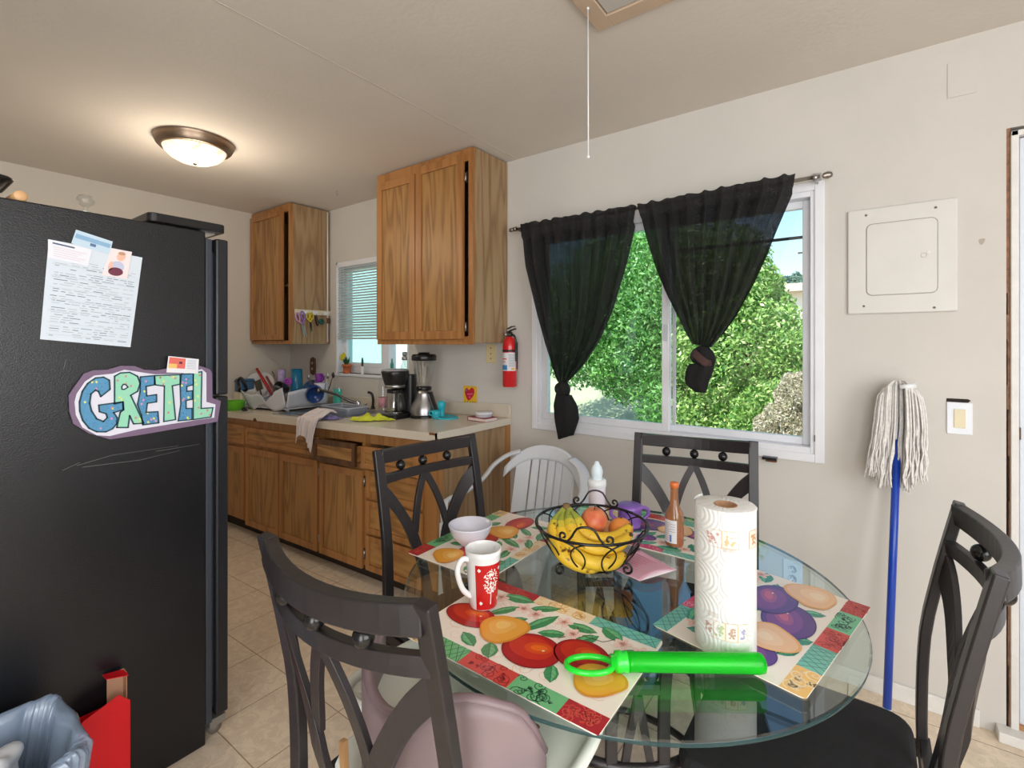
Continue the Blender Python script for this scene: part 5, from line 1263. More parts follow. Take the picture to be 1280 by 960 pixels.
for nm, colr, pts, hole in letters:
    zpoly(b, pts, colr, .0128)
    xs_ = [p[0] for p in pts]; ys_ = [p[1] for p in pts]
    cnt = 0; tries = 0
    ns = 150 if colr == GB else 26
    while cnt < ns and tries < 3000:
        tries += 1; p = (rnd.uniform(min(xs_), max(xs_)), rnd.uniform(min(ys_), max(ys_)))
        if not inside(p, pts): continue
        cnt += 1; r_ = rnd.uniform(2, 4); 
        zpoly(b, [(p[0]-r_, p[1]), (p[0], p[1]+r_), (p[0]+r_, p[1]), (p[0], p[1]-r_)], (44, 104, 156) if colr == GB else (200, 180, 150), .0131)
    cnt = 0
    while cnt < 9 and tries < 6000:
        tries += 1; p = (rnd.uniform(min(xs_), max(xs_)), rnd.uniform(min(ys_), max(ys_)))
        if not inside(p, pts) or not inside((p[0]+12, p[1]), pts) or not inside((p[0]-12, p[1]), pts): continue
        r_ = 13; zpoly(b, [(p[0]+(r_ if k % 2 else r_*.45)*math.cos(k*PI/5), p[1]+(r_ if k % 2 else r_*.45)*math.sin(k*PI/5)) for k in range(10)], ((226, 232, 120) if cnt % 2 else (204, 150, 190)) if colr == GB else ((232, 230, 130) if cnt % 2 else (206, 140, 140)), .0134); cnt += 1
    zline(b, pts, .0040, DK, .0137)
    if hole: zpoly(b, hole, (222, 222, 236), .0137); zline(b, hole, .0034, DK, .014)
b.build('letters', PAPER, sg)
def fcard(b, P_):
    quad_on(b, P_, .04, .56, .06, .72, (226, 110, 100), .0006); quad_on(b, P_, .04, .30, .45, .72, (236, 196, 110), .0009); quad_on(b, P_, .36, .46, .28, .42, (90, 40, 50), .0009)
    for k in range(6): quad_on(b, P_, .62, .92, .12+.11*k, .15+.11*k, (170, 180, 200), .0006)
side_sheet('flower_card', 'small card with a red flower picture over the top of the name sign', 'card', ((210.5,445),(248.5,449),(247.5,467),(208,465.5)), (232, 232, 238), .0150, extra=fcard)
# things on top of the refrigerator
tpz = 1.722
def top_at(u, v, z=tpz): return onz(u, v, z)
b = MB(); o_ = thing('black_pan', 'dark roasting pan at the left end of the refrigerator top', 'pan', (2.30, -2.22, tpz))
b.prism([(2.16, -2.38), (2.355, -2.38), (2.355, -2.098), (2.16, -2.098)], (0, 0, tpz+.0), (1, 0, 0), (0, 1, 0), .006); b.build('red_box_lid', mat('dull_red', (150, 40, 40), .6), o_)
b = MB(); 
def panf(u_, v_):
    a = 2*PI*u_; q = .86+.16*v_; return (2.26+.10*q*max(-1, min(1, 1.3*math.cos(a))), -2.225+(.10+.03*v_)*q*max(-1, min(1, 1.3*math.sin(a))), tpz+.008+.052*v_)
b.grid(panf, 40, 5, True); b.F([b.P(panf(k/40, 0)) for k in range(40)][::-1]); b.tube([panf(k/40, 1) for k in range(40)], .005, 8, True); b.build('pan_body', BLK, o_, solid=.002)
b = MB(); e_ = onx(27, 243, 2.385); b.tube([(2.24, e_.y-.006, tpz+.0145), (2.376, e_.y, tpz+.0145), (2.378, e_.y, tpz+.0145)], [.014, .014, .0125], 18)
tag(b.build('rolling_pin_end', mat('pale_wood', (222, 176, 126), .5)), 'round wooden stick lying beside the dark pan on the refrigerator', 'wooden stick')
for c_ in ():
    pass
g_ = onx(107, 262, 2.36); b = MB(); b.lathe([(0,tpz),(.012,tpz),(.013,tpz+.006),(.005,tpz+.010),(.005,tpz+.018),(.017,tpz+.026),(.022,tpz+.038),(.017,tpz+.050),(.0,tpz+.056)], (g_.x, g_.y, 0), 10, smooth=False)
tag(b.build('crystal_ornament', CLEAR), 'small clear crystal ornament on top of the refrigerator', 'ornament')

# waste bin with bag
wb = thing('waste_bin', 'waste bin with a pale blue plastic bag liner beside the refrigerator', 'bin', (2.62, -2.30, 0))
def binf(z, grow=0): 
    k = .80+.20*z/.45
    return [(2.625+(x-2.625)*k, -2.295+(y+2.295)*k, z) for x, y in rrect(2.475-grow, -2.56-grow, 2.775+grow, -2.03+grow, .055)]
b = MB(); N_ = len(binf(0)); rows = [binf(.005), binf(.15), binf(.30), binf(.42)]
b.grid(lambda u_, v_: rows[min(3, int(round(v_*3)))][int(round(u_*N_)) % N_], N_, 4, True); b.F([b.P(q) for q in binf(.005)][::-1]); b.build('bin_body', mat('bin_grey', (96, 96, 104), .5), wb, solid=.003)
rnd = random.Random(8)
def bag(u_, v_):   # v 0 outside hem -> 1 deep inside
    i = u_*N_; k = int(i) % N_; f_ = i-int(i)
    prof = [(.30,.010),(.34,.013),(.39,.012),(.425,.012),(.441,.008),(.444,.0),(.440,-.008),(.40,-.016),(.34,-.020),(.27,-.028)]
    q = v_*(len(prof)-1); a = min(len(prof)-2, int(q)); z = prof[a][0]+(prof[a+1][0]-prof[a][0])*(q-a); g = prof[a][1]+(prof[a+1][1]-prof[a][1])*(q-a)
    P0 = binf(z, g); p0 = Vector(P0[k]).lerp(Vector(P0[(k+1)%N_]), f_)
    wv = .0035*math.sin(u_*2*PI*23+3*v_)+.0028*math.sin(u_*2*PI*41+7*v_)+.004*math.sin(u_*2*PI*9+2*v_)
    d = Vector((p0.x-2.625, p0.y+2.295, 0)).normalized()
    return tuple(p0+d*wv*(.4 if .4 < v_ < .6 else 1)+Vector((0, 0, .004*math.sin(u_*2*PI*7) if .3 < v_ < .7 else .01*math.sin(u_*2*PI*11) if v_ < .1 else 0)))
b = MB(); b.grid(bag, 220, 22, True)
b.build('bag_liner', BAGM, wb)
b = MB(); 
def tis(u_, v_):
    a = 2*PI*u_; t = PI*v_; r = .062*(1+.22*math.sin(3*a+1)*math.sin(t)+.15*math.sin(5*t+2*a)); return (2.60+r*math.sin(t)*math.cos(a), -2.17+r*math.sin(t)*math.sin(a), .375-r*.8*math.cos(t))
b.grid(tis, 30, 16, True); tag(b.build('crumpled_tissue', mat('tissue', (226, 230, 236), .9, bump=1, bscale=30)), 'crumpled white tissue in the waste bin', 'tissue')
# red carton
rb0 = len(bpy.data.objects); rb = thing('red_carton', 'open red cardboard carton standing between the bin and the refrigerator', 'box', (2.45, -1.93, 0))
RC = mat('carton_red', (232, 14, 32), .4); CB = mat('carton_inside', (206, 160, 130), .85)
P1 = onz(158, 960, .10); ux = 2.462
b = MB(); b.box((2.400, -2.012, .0), (2.402, -1.895, .30)); b.box((2.455, -2.012, .0), (2.457, -1.895, .30)); b.box((2.402, -1.897, 0), (2.455, -1.895, .30)); b.box((2.402, -2.012, 0), (2.455, -2.010, .30)); b.box((2.402,-2.01,0),(2.455,-1.897,.002)); b.build('carton_body', RC, rb)
b = MB(); b.prism([(-2.012, .30), (-1.895, .30), (-1.895, .315), (-1.922, .345), (-2.0, .318)], (2.4552, 0, 0), (0, 1, 0), (0, 0, 1), .0016); b.build('front_flap', RC, rb)
b = MB(); b.box((2.4005, -1.935, .30), (2.4020, -1.895, .385)); b.box((2.402, -1.8965, .30), (2.430, -1.895, .385)); b.build('inner_wall', CB, rb)
b = MB(); b.F([b.P(q) for q in ((2.400, -1.945, .392), (2.400, -1.893, .382), (2.452, -1.898, .386), (2.448, -1.948, .400))]); b.build('top_flap', RC, rb, solid=.0015); rb.location.y += .028; rb.location.x += .004

# ================================================================== ON THE COUNTER
def cs(x): return .9055-.034*max(0, 2.44-x)
def cxy(u, y): return ony(u, 430, y).x
def put(u, y): x = cxy(u, y); return Vector((x, y, cs(x)))
# coffee maker
o = put(497, -.30); cm = thing('coffee_maker', 'black drip coffee maker with a glass carafe left of the blender', 'coffee maker', tuple(o), 0)
def loc(o, ang):
    M = Matrix.Translation(o) @ Matrix.Rotation(ang, 4, 'Z'); return M
M_ = loc(o, math.radians(4))
def mbm(M): b = MB(); b.M = M; return b
b = mbm(M_); b.prism(rrect(-.085, -.11, .085, .105, .03), (0, 0, 0), (1, 0, 0), (0, 1, 0), .030); b.build('base', BLK, cm, bevel=.006)
b = mbm(M_); b.prism(rrect(-.080, .03, .080, .105, .03), (0, 0, .03), (1, 0, 0), (0, 1, 0), .24); b.build('tower', BLK, cm, bevel=.006)
b = mbm(M_); b.lathe([(0,.205),(.060,.205),(.068,.215),(.082,.265),(.086,.285),(.084,.295),(0,.297)], (0, -.02, 0), 36); b.build('filter_housing', BLK, cm)
b = mbm(M_); b.lathe([(.0835,.2955),(.080,.303),(.05,.308),(0,.309)], (0, -.02, 0), 36); b.build('lid', mat('grey_lid', (150, 152, 156), .3), cm)
b = mbm(M_); b.lathe([(.0605,.188),(.063,.188),(.065,.205),(.062,.207)], (0, -.02, 0), 36); b.build('trim_ring', STEEL, cm)
b = mbm(M_); b.lathe([(0,.034),(.055,.034),(.064,.045),(.066,.075),(.060,.115),(.048,.150),(.046,.158)], (0, -.022, 0), 36); car = b.build('carafe', JAR, cm)
b = mbm(M_); b.lathe([(.047,.156),(.050,.157),(.050,.178),(0,.182)], (0, -.022, 0), 32); b.build('carafe_lid', BLK, car)
b = mbm(M_); b.tube(spline([(.045, -.05, .165), (.075, -.085, .165), (.085, -.095, .12), (.075, -.085, .06), (.060, -.065, .055)], 5), .008, 10, flat=1.0); b.build('carafe_handle', BLK, car)
# blender
o = put(530, -.22); bd = thing('blender', 'steel and black blender with a ribbed glass jar beside the coffee maker', 'blender', tuple(o))
M_ = loc(o, .5)
b = mbm(M_); b.lathe([(0,0),(.086,0),(.088,.006),(.086,.020),(0,.020)], seg=4*12, sx=1, sy=.95); b.build('foot', BLK, bd)
b = mbm(M_); b.lathe([(.084,.02),(.084,.045),(.076,.075),(.058,.110),(.050,.145),(.048,.168),(.0,.170)], seg=48); b.build('base', STEEL, bd)
b = mbm(M_)
def wedge(u_, v_):
    t = v_; z = .02+.14*t; r = (.0855-.0*t) if t < .18 else .0855-(.0855-.051)*((t-.18)/.82)**.9
    a = -.35+1.9*u_*(1-.0*t)-.5*t; return (r*math.cos(a)+.0015*math.cos(a), r*math.sin(a)+.0015*math.sin(a), z)
b.grid(wedge, 16, 12); b.build('black_side', BLK, bd, solid=.003)
b = mbm(M_); b.lathe([(.040,.168),(.047,.170),(.048,.190),(.040,.192)], seg=32); b.build('jar_collar', BLK, bd)
b = mbm(M_)
def jarf(u_, v_): a = 2*PI*u_; r = (.040+.032*min(1, v_*1.15)**.8)*(1+.025*math.sin(8*a)); return (r*math.cos(a), r*math.sin(a), .190+.190*v_)
b.grid(jarf, 96, 12, True); b.build('jar', JAR, bd, )
b = mbm(M_); b.lathe([(.060,.352),(.075,.354),(.078,.358),(.078,.384),(.070,.392),(.036,.394),(.034,.404),(0,.405)], seg=40); b.build('jar_lid', BLK, bd)
# turquoise toy stand: base and little cup only
o = put(556, -.20); ts = thing('turquoise_tray', 'round turquoise plastic tray with a small cup on it beside the blender', 'tray', tuple(o))
TQ = mat('turquoise_plastic', (40, 178, 196), .35)
b = MB(); b.lathe([(0,0),(.088,0),(.092,.004),(.090,.010),(.082,.012),(.080,.008),(0,.008)], tuple(o), 48, sx=1, sy=.75); b.build('tray', TQ, ts)
b = MB(); oc = o-R3*.050-F3*.01; b.lathe([(0,.009),(.022,.009),(.027,.020),(.028,.048),(.025,.049),(.023,.020),(0,.014)], tuple(oc), 28); b.build('cup', TQ, ts)
b = MB(); b.tube(spline([oc-R3*.026+Z3*.042, oc-R3*.042+Z3*.038, oc-R3*.040+Z3*.022, oc-R3*.025+Z3*.018], 4), .004, 8); b.build('cup_handle', TQ, ts)
b = MB(); oc = o-R3*.022+F3*.012; b.lathe([(0,.009),(.016,.009),(.019,.055),(.024,.060),(.026,.085),(.024,.098),(.012,.104),(0,.105)], tuple(oc), 28); b.build('bottle', TQ, ts)
# book and tin
o = put(604, -.15); bk = thing('maroon_book', 'closed maroon book on the counter under the heart card', 'book', tuple(o)); M_ = loc(o+Vector((.02, -.03, 0)), math.radians(-4))
b = mbm(M_); b.box((-.072, -.05, .0), (.072, .05, .003)); b.box((-.072, -.05, .019), (.072, .05, .022)); b.box((-.075, -.05, 0), (-.071, .05, .022)); b.build('cover', mat('maroon_cover', (140, 30, 64), .5), bk, bevel=.001)
b = mbm(M_); b.box((-.071, -.047, .003), (.069, .047, .019)); b.build('pages', mat('page_block', (226, 210, 202), .8), bk)
ot = o+Vector((.02, -.02, .0225)); b = MB(); b.lathe([(0,0),(.046,0),(.049,.003),(.049,.012),(.051,.013),(.051,.024),(.048,.027),(0,.027)], tuple(ot), 40)
tag(b.build('round_tin', mat('tin_white', (222, 222, 226), .35)), 'small round white tin lying on the maroon book', 'tin')
# yellow cloth and folded purple cloth
def rag(name, label, cu, rx, ry, h, m_, seed, ang=0, drape=None):
    rnd = random.Random(seed); ph = [rnd.uniform(0, 6.28) for _ in range(8)]
    b = MB()
    def f(u_, v_):
        a = 2*PI*u_; r = math.sqrt(v_) if v_ > 0 else 0; e = 1+.16*math.sin(3*a+ph[0])+.12*math.sin(5*a+ph[1])+.06*math.sin(9*a+ph[2])
        x = rx*r*e*math.cos(a); y = ry*r*e*math.sin(a)
        z = h*(1-r**3)*(.55+.25*math.sin(x*70+ph[3]+y*30)+.25*math.sin(y*90+ph[4]-x*40)+.15*math.sin(x*150+ph[5]))+.003+.004*abs(math.sin(7*a+ph[6]))
        c_, s_ = math.cos(ang), math.sin(ang); X_ = cu.x+x*c_-y*s_; Y_ = cu.y+x*s_+y*c_
        return (X_, Y_, cs(X_)+z)
    b.grid(f, 72, 22, True); return tag(b.build(name, m_, solid=.0025), label, 'cloth')
rag('cleaning_cloth', 'crumpled yellow-green cleaning cloth on the counter before the coffee maker', onz(464, 524, .89), .135, .055, .035, mat('lime_cloth', (200, 208, 60), .9, bump=.5, bscale=120, var=.12, vscale=30), 3, .4)
rag('purple_cloth', 'small purple cloth between the white towel and the grey tub', onz(414, 523, .88), .07, .035, .02, mat('lilac_cloth', (130, 122, 176), .9, bump=.5, var=.2, vscale=50), 6, .3)
# white towel hanging over the counter edge
b = MB(); t0 = onz(392, 519, .885)
TWc = [ (0.00, -.50, .03), (0.0, -.56, .045), (0.0, -.60, .028), (0.0, -.635, .012), (0, -.655, -.004), (0, -.660, -.04), (0, -.662, -.09), (0, -.664, -.15)]
def tw(u_, v_):
    q = v_*(len(TWc)-1); a = min(len(TWc)-2, int(q)); f_ = q-a; y = TWc[a][1]+(TWc[a+1][1]-TWc[a][1])*f_; z = TWc[a][2]+(TWc[a+1][2]-TWc[a][2])*f_
    wd = .085+.035*math.sin(PI*v_) if v_ < .5 else .12-.085*(v_-.5)*1.1
    x = 1.385+(u_-.5)*2*wd-.045*v_+.02*math.sin(4*v_+5*u_)
    if v_ > .85: z += .055*math.sin(u_*PI*1.3)*(v_-.85)/.15 
    fold_ = .008*math.sin(u_*19+2*v_)+.006*math.sin(u_*31+5*v_)
    return (x, y-(abs(fold_)+.002 if v_ > .5 else -fold_), cs(x)+z+(abs(fold_)*1.5 if v_ < .55 else 0))
b.grid(tw, 60, 40); tag(b.build('dish_towel', mat('towel_white', (224, 214, 214), .95, bump=.6, bscale=150), solid=.003), 'off-white dish towel hanging over the front edge of the sink counter', 'towel')
# grey tub
o = onz(443, 520, .885); o = Vector((1.30, -.345, cs(1.30)-.030)); tbx = thing('plastic_tub', 'clear grey plastic tub standing over the right sink bowl', 'tub', tuple(o))
b = MB(); 
def tubf(u_, v_):
    pts = rrect(-.155, -.085, .155, .085, .03, 5); k = int(round(u_*len(pts))) % len(pts); g = .86+.14*min(1, v_*1.0); return (o.x+pts[k][0]*g, o.y+pts[k][1]*g, o.z+.085*v_)
nn = len(rrect(0,0,1,1,.1,5)); b.grid(tubf, nn, 5, True); b.F([b.P(tubf(k/nn, 0)) for k in range(nn)][::-1]); b.build('tub_body', TUBM, tbx, solid=.0015)
b = MB(); b.tube([tubf(k/nn, 1) for k in range(nn)], .005, 6, True); b.build('tub_rim', mat('grey_rim', (176, 182, 196), .4), tbx)
# faucet
fz = cs(1.12); fa = thing('kitchen_faucet', 'chrome faucet with a long spout swung over the sink', 'faucet', (1.13, -.105, fz))
b = MB(); b.prism(rrect(1.01, -.135, 1.25, -.080, .025), (0, 0, fz+.002), (1, 0, 0), (0, 1, 0), .016); b.build('deck_plate', CHROME, fa, bevel=.004)
b = MB(); b.lathe([(0,.018),(.022,.018),(.022,.03),(.018,.05),(.018,.062),(.0,.066)], (1.13, -.108, fz), 24); b.build('body', CHROME, fa)
b = MB(); b.tube(spline([(1.13, -.108, fz+.045), (1.10, -.15, fz+.060), (1.03, -.22, fz+.110), (.945, -.30, fz+.150), (.935, -.31, fz+.150)], 5), .0095, 12); b.tube([(.937, -.308, fz+.158), (.937, -.308, fz+.122)], .0115, 14); b.build('spout', mat('dark_chrome', (120, 118, 116), .2, metal=1), fa)
for x in (1.05, 1.21):
    b = MB(); b.lathe([(0,.018),(.018,.018),(.018,.034),(.012,.040),(0,.042)], (x, -.108, fz), 20); b.bar([(x, -.108, fz+.043), (x+(.04 if x > 1.1 else -.04), -.125, fz+.052)], .012, .006, (0, 0, 1)); b.build('handle', CHROME, fa)
sx_ = cxy(466, -.09); sz = cs(sx_); b = MB(); b.lathe([(0,.006),(.018,.006),(.014,.02),(.011,.03)], (sx_, -.09, sz), 16); b.tube(spline([(sx_, -.09, sz+.02), (sx_+.006, -.092, sz+.08), (sx_-.002, -.10, sz+.118), (sx_-.024, -.115, sz+.130)], 5), .0095, 12)
tag(b.build('side_sprayer', BLK), 'black sink sprayer at the right of the faucet', 'sprayer')
# dish soap
o = put(422, -.145); o.z += .004; so = thing('dish_soap_bottle', 'clear soap bottle half full of turquoise liquid behind the spout', 'bottle', tuple(o))
b = MB(); b.lathe([(0,.0),(.034,.0),(.037,.01),(.037,.14),(.032,.18),(.020,.22),(.012,.235),(.012,.245)], tuple(o), 32, sx=1.15, sy=.8); b.build('bottle', CLEAR, so)
b = MB(); b.lathe([(0,.003),(.032,.003),(.0345,.012),(.0345,.145),(0,.145)], tuple(o), 32, sx=1.15, sy=.8); b.build('liquid', mat('turquoise_soap', (60, 196, 176), .3), so)
b = MB(); b.lathe([(.013,.243),(.014,.243),(.014,.258),(.006,.265),(0,.267)], tuple(o), 20); b.build('cap', CLEAR, so)
b = MB(); oq = o+(-F3)*.034+Z3*.028; b.ball(tuple(oq), .014, 16, 10, (1, .3, 1)); b.build('label', mat('green_label', (20, 150, 70), .5), so)
# clear pink-printed bottle by the coffee maker
o = put(479, -.12); wbt = thing('water_bottle', 'tall clear bottle with pink print standing left of the coffee maker', 'bottle', tuple(o))
b = MB(); b.lathe([(0,.0),(.032,.0),(.034,.006),(.034,.155),(.030,.20),(.018,.23),(.014,.245)], tuple(o), 32); b.build('bottle', CLEAR, wbt)
b = MB(); b.lathe([(.0345,.03),(.0347,.03),(.0347,.10),(.0345,.10)], tuple(o), 32); b.build('label', glassy('pink_print', (.95, .75, .8), 1.4, .3, 0, (236, 170, 186), .5), wbt)
b = MB(); b.lathe([(.015,.243),(.016,.243),(.016,.262),(0,.263)], tuple(o), 20); b.build('cap', WHITE, wbt)

# dish rack
RKX0, RKX1, RKY0, RKY1 = .16, .78, -.47, -.14
dk = thing('dish_rack', 'wavy-sided white plastic dish rack beside the sink full of dishes', 'dish rack', (.47, -.3, cs(.47)))
def tabl(T, s):
    q = s*(len(T)-1); k = min(len(T)-2, int(q)); f = q-k; f = f*f*(3-2*f); return T[k]+(T[k+1]-T[k])*f
def wall_at(s): return tabl([.150, .128, .118, .126, .120, .072, .115, .160, .180], s)
def low_at(s): return tabl([.080, .022, .001, .035, .050, .020, .001, .012, .040], s)
RKM = mat('rack_white', (214, 218, 228), .4)
for nm, yy, sl in (('front_wall', RKY0, -.03), ('rear_wall', RKY1, .03)):
    b = MB(); b.grid(lambda u_, v_, yy=yy, sl=sl: (RKX0+(RKX1-RKX0)*u_, yy+sl*v_, cs(RKX0+(RKX1-RKX0)*u_)+low_at(u_)+(wall_at(u_)-low_at(u_))*v_), 40, 6); b.build(nm, RKM, dk, solid=.006)
for nm, xx, sl in (('end_wall', RKX0, -.03), ('end_wall', RKX1, .03)):
    b = MB(); b.grid(lambda u_, v_, xx=xx, sl=sl: (xx+sl*v_, RKY0+(RKY1-RKY0)*u_, cs(xx)+.03+(.115+.02*math.sin(PI*u_))*v_), 20, 6); b.build(nm, RKM, dk, solid=.006)
b = MB(); b.box((RKX0, RKY0, .0), (RKX1, RKY1, .006)); b.v = [Vector((p[0], p[1], p[2]+cs(p[0])+.018)) for p in b.v]; b.build('floor_tray', RKM, dk)
for x in (RKX0+.05, RKX1-.05):
    for y in (RKY0+.04, RKY1-.04):
        b = MB(); b.lathe([(0,0),(.012,0),(.014,.02),(0,.02)], (x, y, cs(x)), 12); b.build('foot', RKM, dk)
b = MB(); b.box((.56, -.30, .0), (.82, -.13, .012)); b.v = [Vector((p[0]+.02, p[1], p[2]+cs(p[0])+.001)) for p in b.v]
def rp_(u, y, z): x = cxy(u, y); return Vector((x, y, cs(x)+z))
# plates leaning
for k, (u, lab) in enumerate(((322, 'white dinner plate upright at the left end of the dish rack'), (330, 'grey-white plate upright behind the first plate in the dish rack'))):
    o = rp_(u, -.36+.035*k, .175); b = mbm(Matrix.Translation(o) @ Matrix.Rotation(math.radians(28), 4, 'Z') @ Matrix.Rotation(math.radians(80), 4, 'X'))
    b.lathe([(0,0),(.06,0),(.072,.004),(.103,.016),(.106,.018),(.103,.018),(.07,.008),(0,.004)], (0, 0, 0), 48); tag(b.build('plate', mat('plate_white', (214, 214, 216), .25)), lab, 'plate', 'plates in the dish rack')
# spatulas, spoons etc.
def utensil(name, label, cat, p0, p1, r, m_, head=None, hm=None):
    t_ = thing(name, label, cat, tuple(p0)); b = MB(); b.tube([p0, p0.lerp(p1, .5), p1], [r*.8, r, r*.9], 10); b.build('handle', m_, t_)
    if head:
        b = MB(); d = (p0-p1).normalized(); kind, L_, W_ = head; c = p0+d*L_*.4 if kind != 'top' else p1
        if kind == 'bowl': b.ball(tuple(p1+(p1-p0).normalized()*L_*.5), 1, 20, 10, (W_, .010, L_))
        elif kind == 'flat': b.bar([p1, p1+(p1-p0).normalized()*L_], W_, .004, F3)
        b.build('head', hm or m_, t_, bevel=.001)
    return t_
utensil('spatula', 'red-handled spatula standing in the dish rack against the wall', 'spatula', rp_(341, -.36, .10), rp_(321, -.37, .315), .012, mat('utensil_red', (178, 40, 44), .35))
utensil('slotted_spatula', 'black slotted spatula in front of the plates in the dish rack', 'spatula', rp_(329, -.44, .06), rp_(325, -.44, .150), .006, BLK, ('flat', .085, .055), mat('spatula_olive', (60, 56, 44), .5))
utensil('whisk_handle', 'dark red utensil leaning right of the plates in the dish rack', 'utensil', rp_(347, -.36, .10), rp_(333, -.36, .25), .010, mat('utensil_maroon', (130, 60, 60), .4))
utensil('knife', 'steel knife leaning behind the lavender cup in the dish rack', 'knife', rp_(352, -.22, .10), rp_(340, -.22, .29), .004, STEEL)
for u0, u1, z1, lab, m_ in ((392, 386, .265, 'steel spoon tilted left in the cutlery end of the dish rack', STEEL), (405, 409, .275, 'steel ladle at the right of the cutlery end of the dish rack', STEEL), (409, 416, .280, 'dark spoon leaning furthest right in the dish rack', BLK)):
    utensil('spoon', lab, 'spoon', rp_(u0, -.24, .12), rp_(u1, -.24, z1-.03), .0035, m_, ('bowl', .022, .014))
# cups and jugs
def cup(name, label, cat, o, r0, r1, h, m_, tilt=None, handle=None):
    t_ = thing(name, label, cat, tuple(o)); M = Matrix.Translation(o)
    if tilt: M = M @ Matrix.Rotation(tilt[0], 4, 'Z') @ Matrix.Rotation(tilt[1], 4, 'X')
    b = mbm(M); b.lathe([(0,0),(r0,0),(r0+.002,.004),(r1,h),(r1-.003,h),(r0-.002,.008),(0,.006)], seg=32); b.build('body', m_, t_)
    if handle:
        b = mbm(M); b.tube(spline([(r1*.97*handle, 0, h*.85), ((r1+.028)*handle, 0, h*.8), ((r1+.026)*handle, 0, h*.35), (r0*1.0*handle, 0, h*.22)], 5), .006, 10); b.build('handle', m_, t_)
    return t_
NAVY = mat('navy_plastic', (18, 62, 132), .25, coat=.3); TEALP = mat('teal_plastic', (24, 110, 150), .3)
cup('teal_tumbler', 'tall teal plastic tumbler upside down at the back of the dish rack', 'cup', rp_(371, -.20, .09), .048, .040, .215, TEALP)
cup('blue_pitcher', 'dark blue pitcher lying on its side in the dish rack', 'pitcher', rp_(394, -.30, .115), .060, .070, .185, NAVY, (math.radians(64), math.radians(-80)), None)
cup('lavender_cup', 'lavender patterned cup in the middle of the dish rack', 'cup', rp_(352, -.23, .17), .028, .033, .130, mat('lavender_print', (176, 160, 206), .4, var=.35, vscale=50))
b = MB(); o = rp_(360, -.27, .205); b.tube(circ(o, .024, 20, U=tuple(R3), V=(0, 0, 1)), .008, 8, True); b.ball(tuple(o-F3*.006), .012, 14, 8); tag(b.build('magenta_ring_toy', mat('magenta_plastic', (178, 60, 190), .3)), 'small magenta plastic ring beside the lavender cup', 'plastic ring')
cup('black_mug', 'black mug lying open towards the room beside the blue pitcher', 'mug', rp_(357, -.35, .155), .036, .042, .085, BLK, (math.radians(20), math.radians(72)))
cup('purple_goblet', 'small purple plastic cup with ears among the cutlery', 'cup', rp_(399, -.24, .205), .022, .032, .065, mat('purple_plastic', (120, 40, 150), .35), None, 1)
cup('cutlery_cup', 'pale cutlery holder at the right end of the dish rack', 'utensil holder', rp_(401, -.22, .05), .045, .050, .15, RKM)
cup('white_tumbler', 'pale blue-white tumbler behind the blue pitcher in the dish rack', 'cup', rp_(390, -.20, .05), .034, .038, .14, RKM)
# left of the rack: carton, green bowl and blue tool case
o = Vector((.085, -.44, cs(.085))); b = MB(); b.box((.025, -.50, o.z), (.150, -.37, o.z+.132)); tag(b.build('cream_canister', mat('cream_box', (214, 204, 186), .6), bevel=.01), 'cream box behind the green bowl beside the refrigerator', 'box')
oz = o.z+.1325; tr = thing('blue_case', 'small slate blue case on the cream box in the corner', 'case', (o.x, -.44, oz)); b = MB(); b.box((o.x-.055, -.49, oz), (o.x+.050, -.38, oz+.105)); b.build('case_body', mat('slate_blue', (66, 104, 138), .5), tr, bevel=.008)
b = MB(); b.box((o.x-.058, -.493, oz+.080), (o.x+.053, -.377, oz+.09)); b.build('case_band', mat('slate_dark', (50, 80, 108), .5), tr, bevel=.002)
b = MB(); pk = [(o.x+.045, -.50, oz+.012), (o.x+.075, -.51, oz+.04), (o.x+.042, -.51, oz+.085), (o.x+.08, -.50, oz+.118), (o.x+.095, -.48, oz+.07), (o.x+.085, -.46, oz+.02)]; b.tube(spline(pk, 6, True), .010, 8, True)
tag(b.build('black_strap', BLK), 'black looped strap hanging beside the slate blue case', 'strap')
o = rp_(294, -.555, 0); b = MB(); b.lathe([(0,0),(.050,0),(.062,.006),(.070,.068),(.071,.074),(.066,.074),(.055,.010),(0,.008)], tuple(o), 36); tag(b.build('green_bowl', mat('lime_plastic', (96, 184, 30), .3, coat=.2)), 'lime green plastic bowl on the counter beside the refrigerator', 'bowl')
o = rp_(305, -.57, .016); b = MB(); b.ball(tuple(o), .016, 16, 10); b.tube(circ(o+Vector((.018, 0, -.006)), .014, 14), .005, 6, True); tag(b.build('black_stopper', BLKM), 'small black rubber stopper beside the green bowl', 'stopper')

# window sill objects
sz_ = W2[2]
o = Vector((cxy(434, -.0), .0, sz_)); fp_ = thing('potted_flower', 'small terracotta pot with yellow flowers on the kitchen window sill', 'plant', tuple(o))
b = MB(); b.lathe([(0,0),(.026,0),(.033,.055),(.038,.056),(.038,.072),(.032,.072),(.030,.055),(0,.052)], tuple(o), 28); b.build('pot', mat('terracotta', (196, 104, 60), .8, var=.1), fp_)
b = MB(); rnd = random.Random(6); b.col((60, 118, 60))
for k in range(16):
    a = rnd.uniform(0, 6.28); L_ = rnd.uniform(.05, .085); e = rnd.uniform(.3, 1.3); d = Vector((math.cos(a)*math.cos(e), math.sin(a)*math.cos(e)*.5-.1, math.sin(e))); p_ = o+Z3*.062; sd_ = d.cross(Z3).normalized()*.012
    b.F([b.P(q) for q in (p_, p_+d*L_*.5+sd_, p_+d*L_, p_+d*L_*.5-sd_)])
b.build('leaves', LEAF, fp_, solid=.001)
b = MB(); b.col((226, 212, 40))
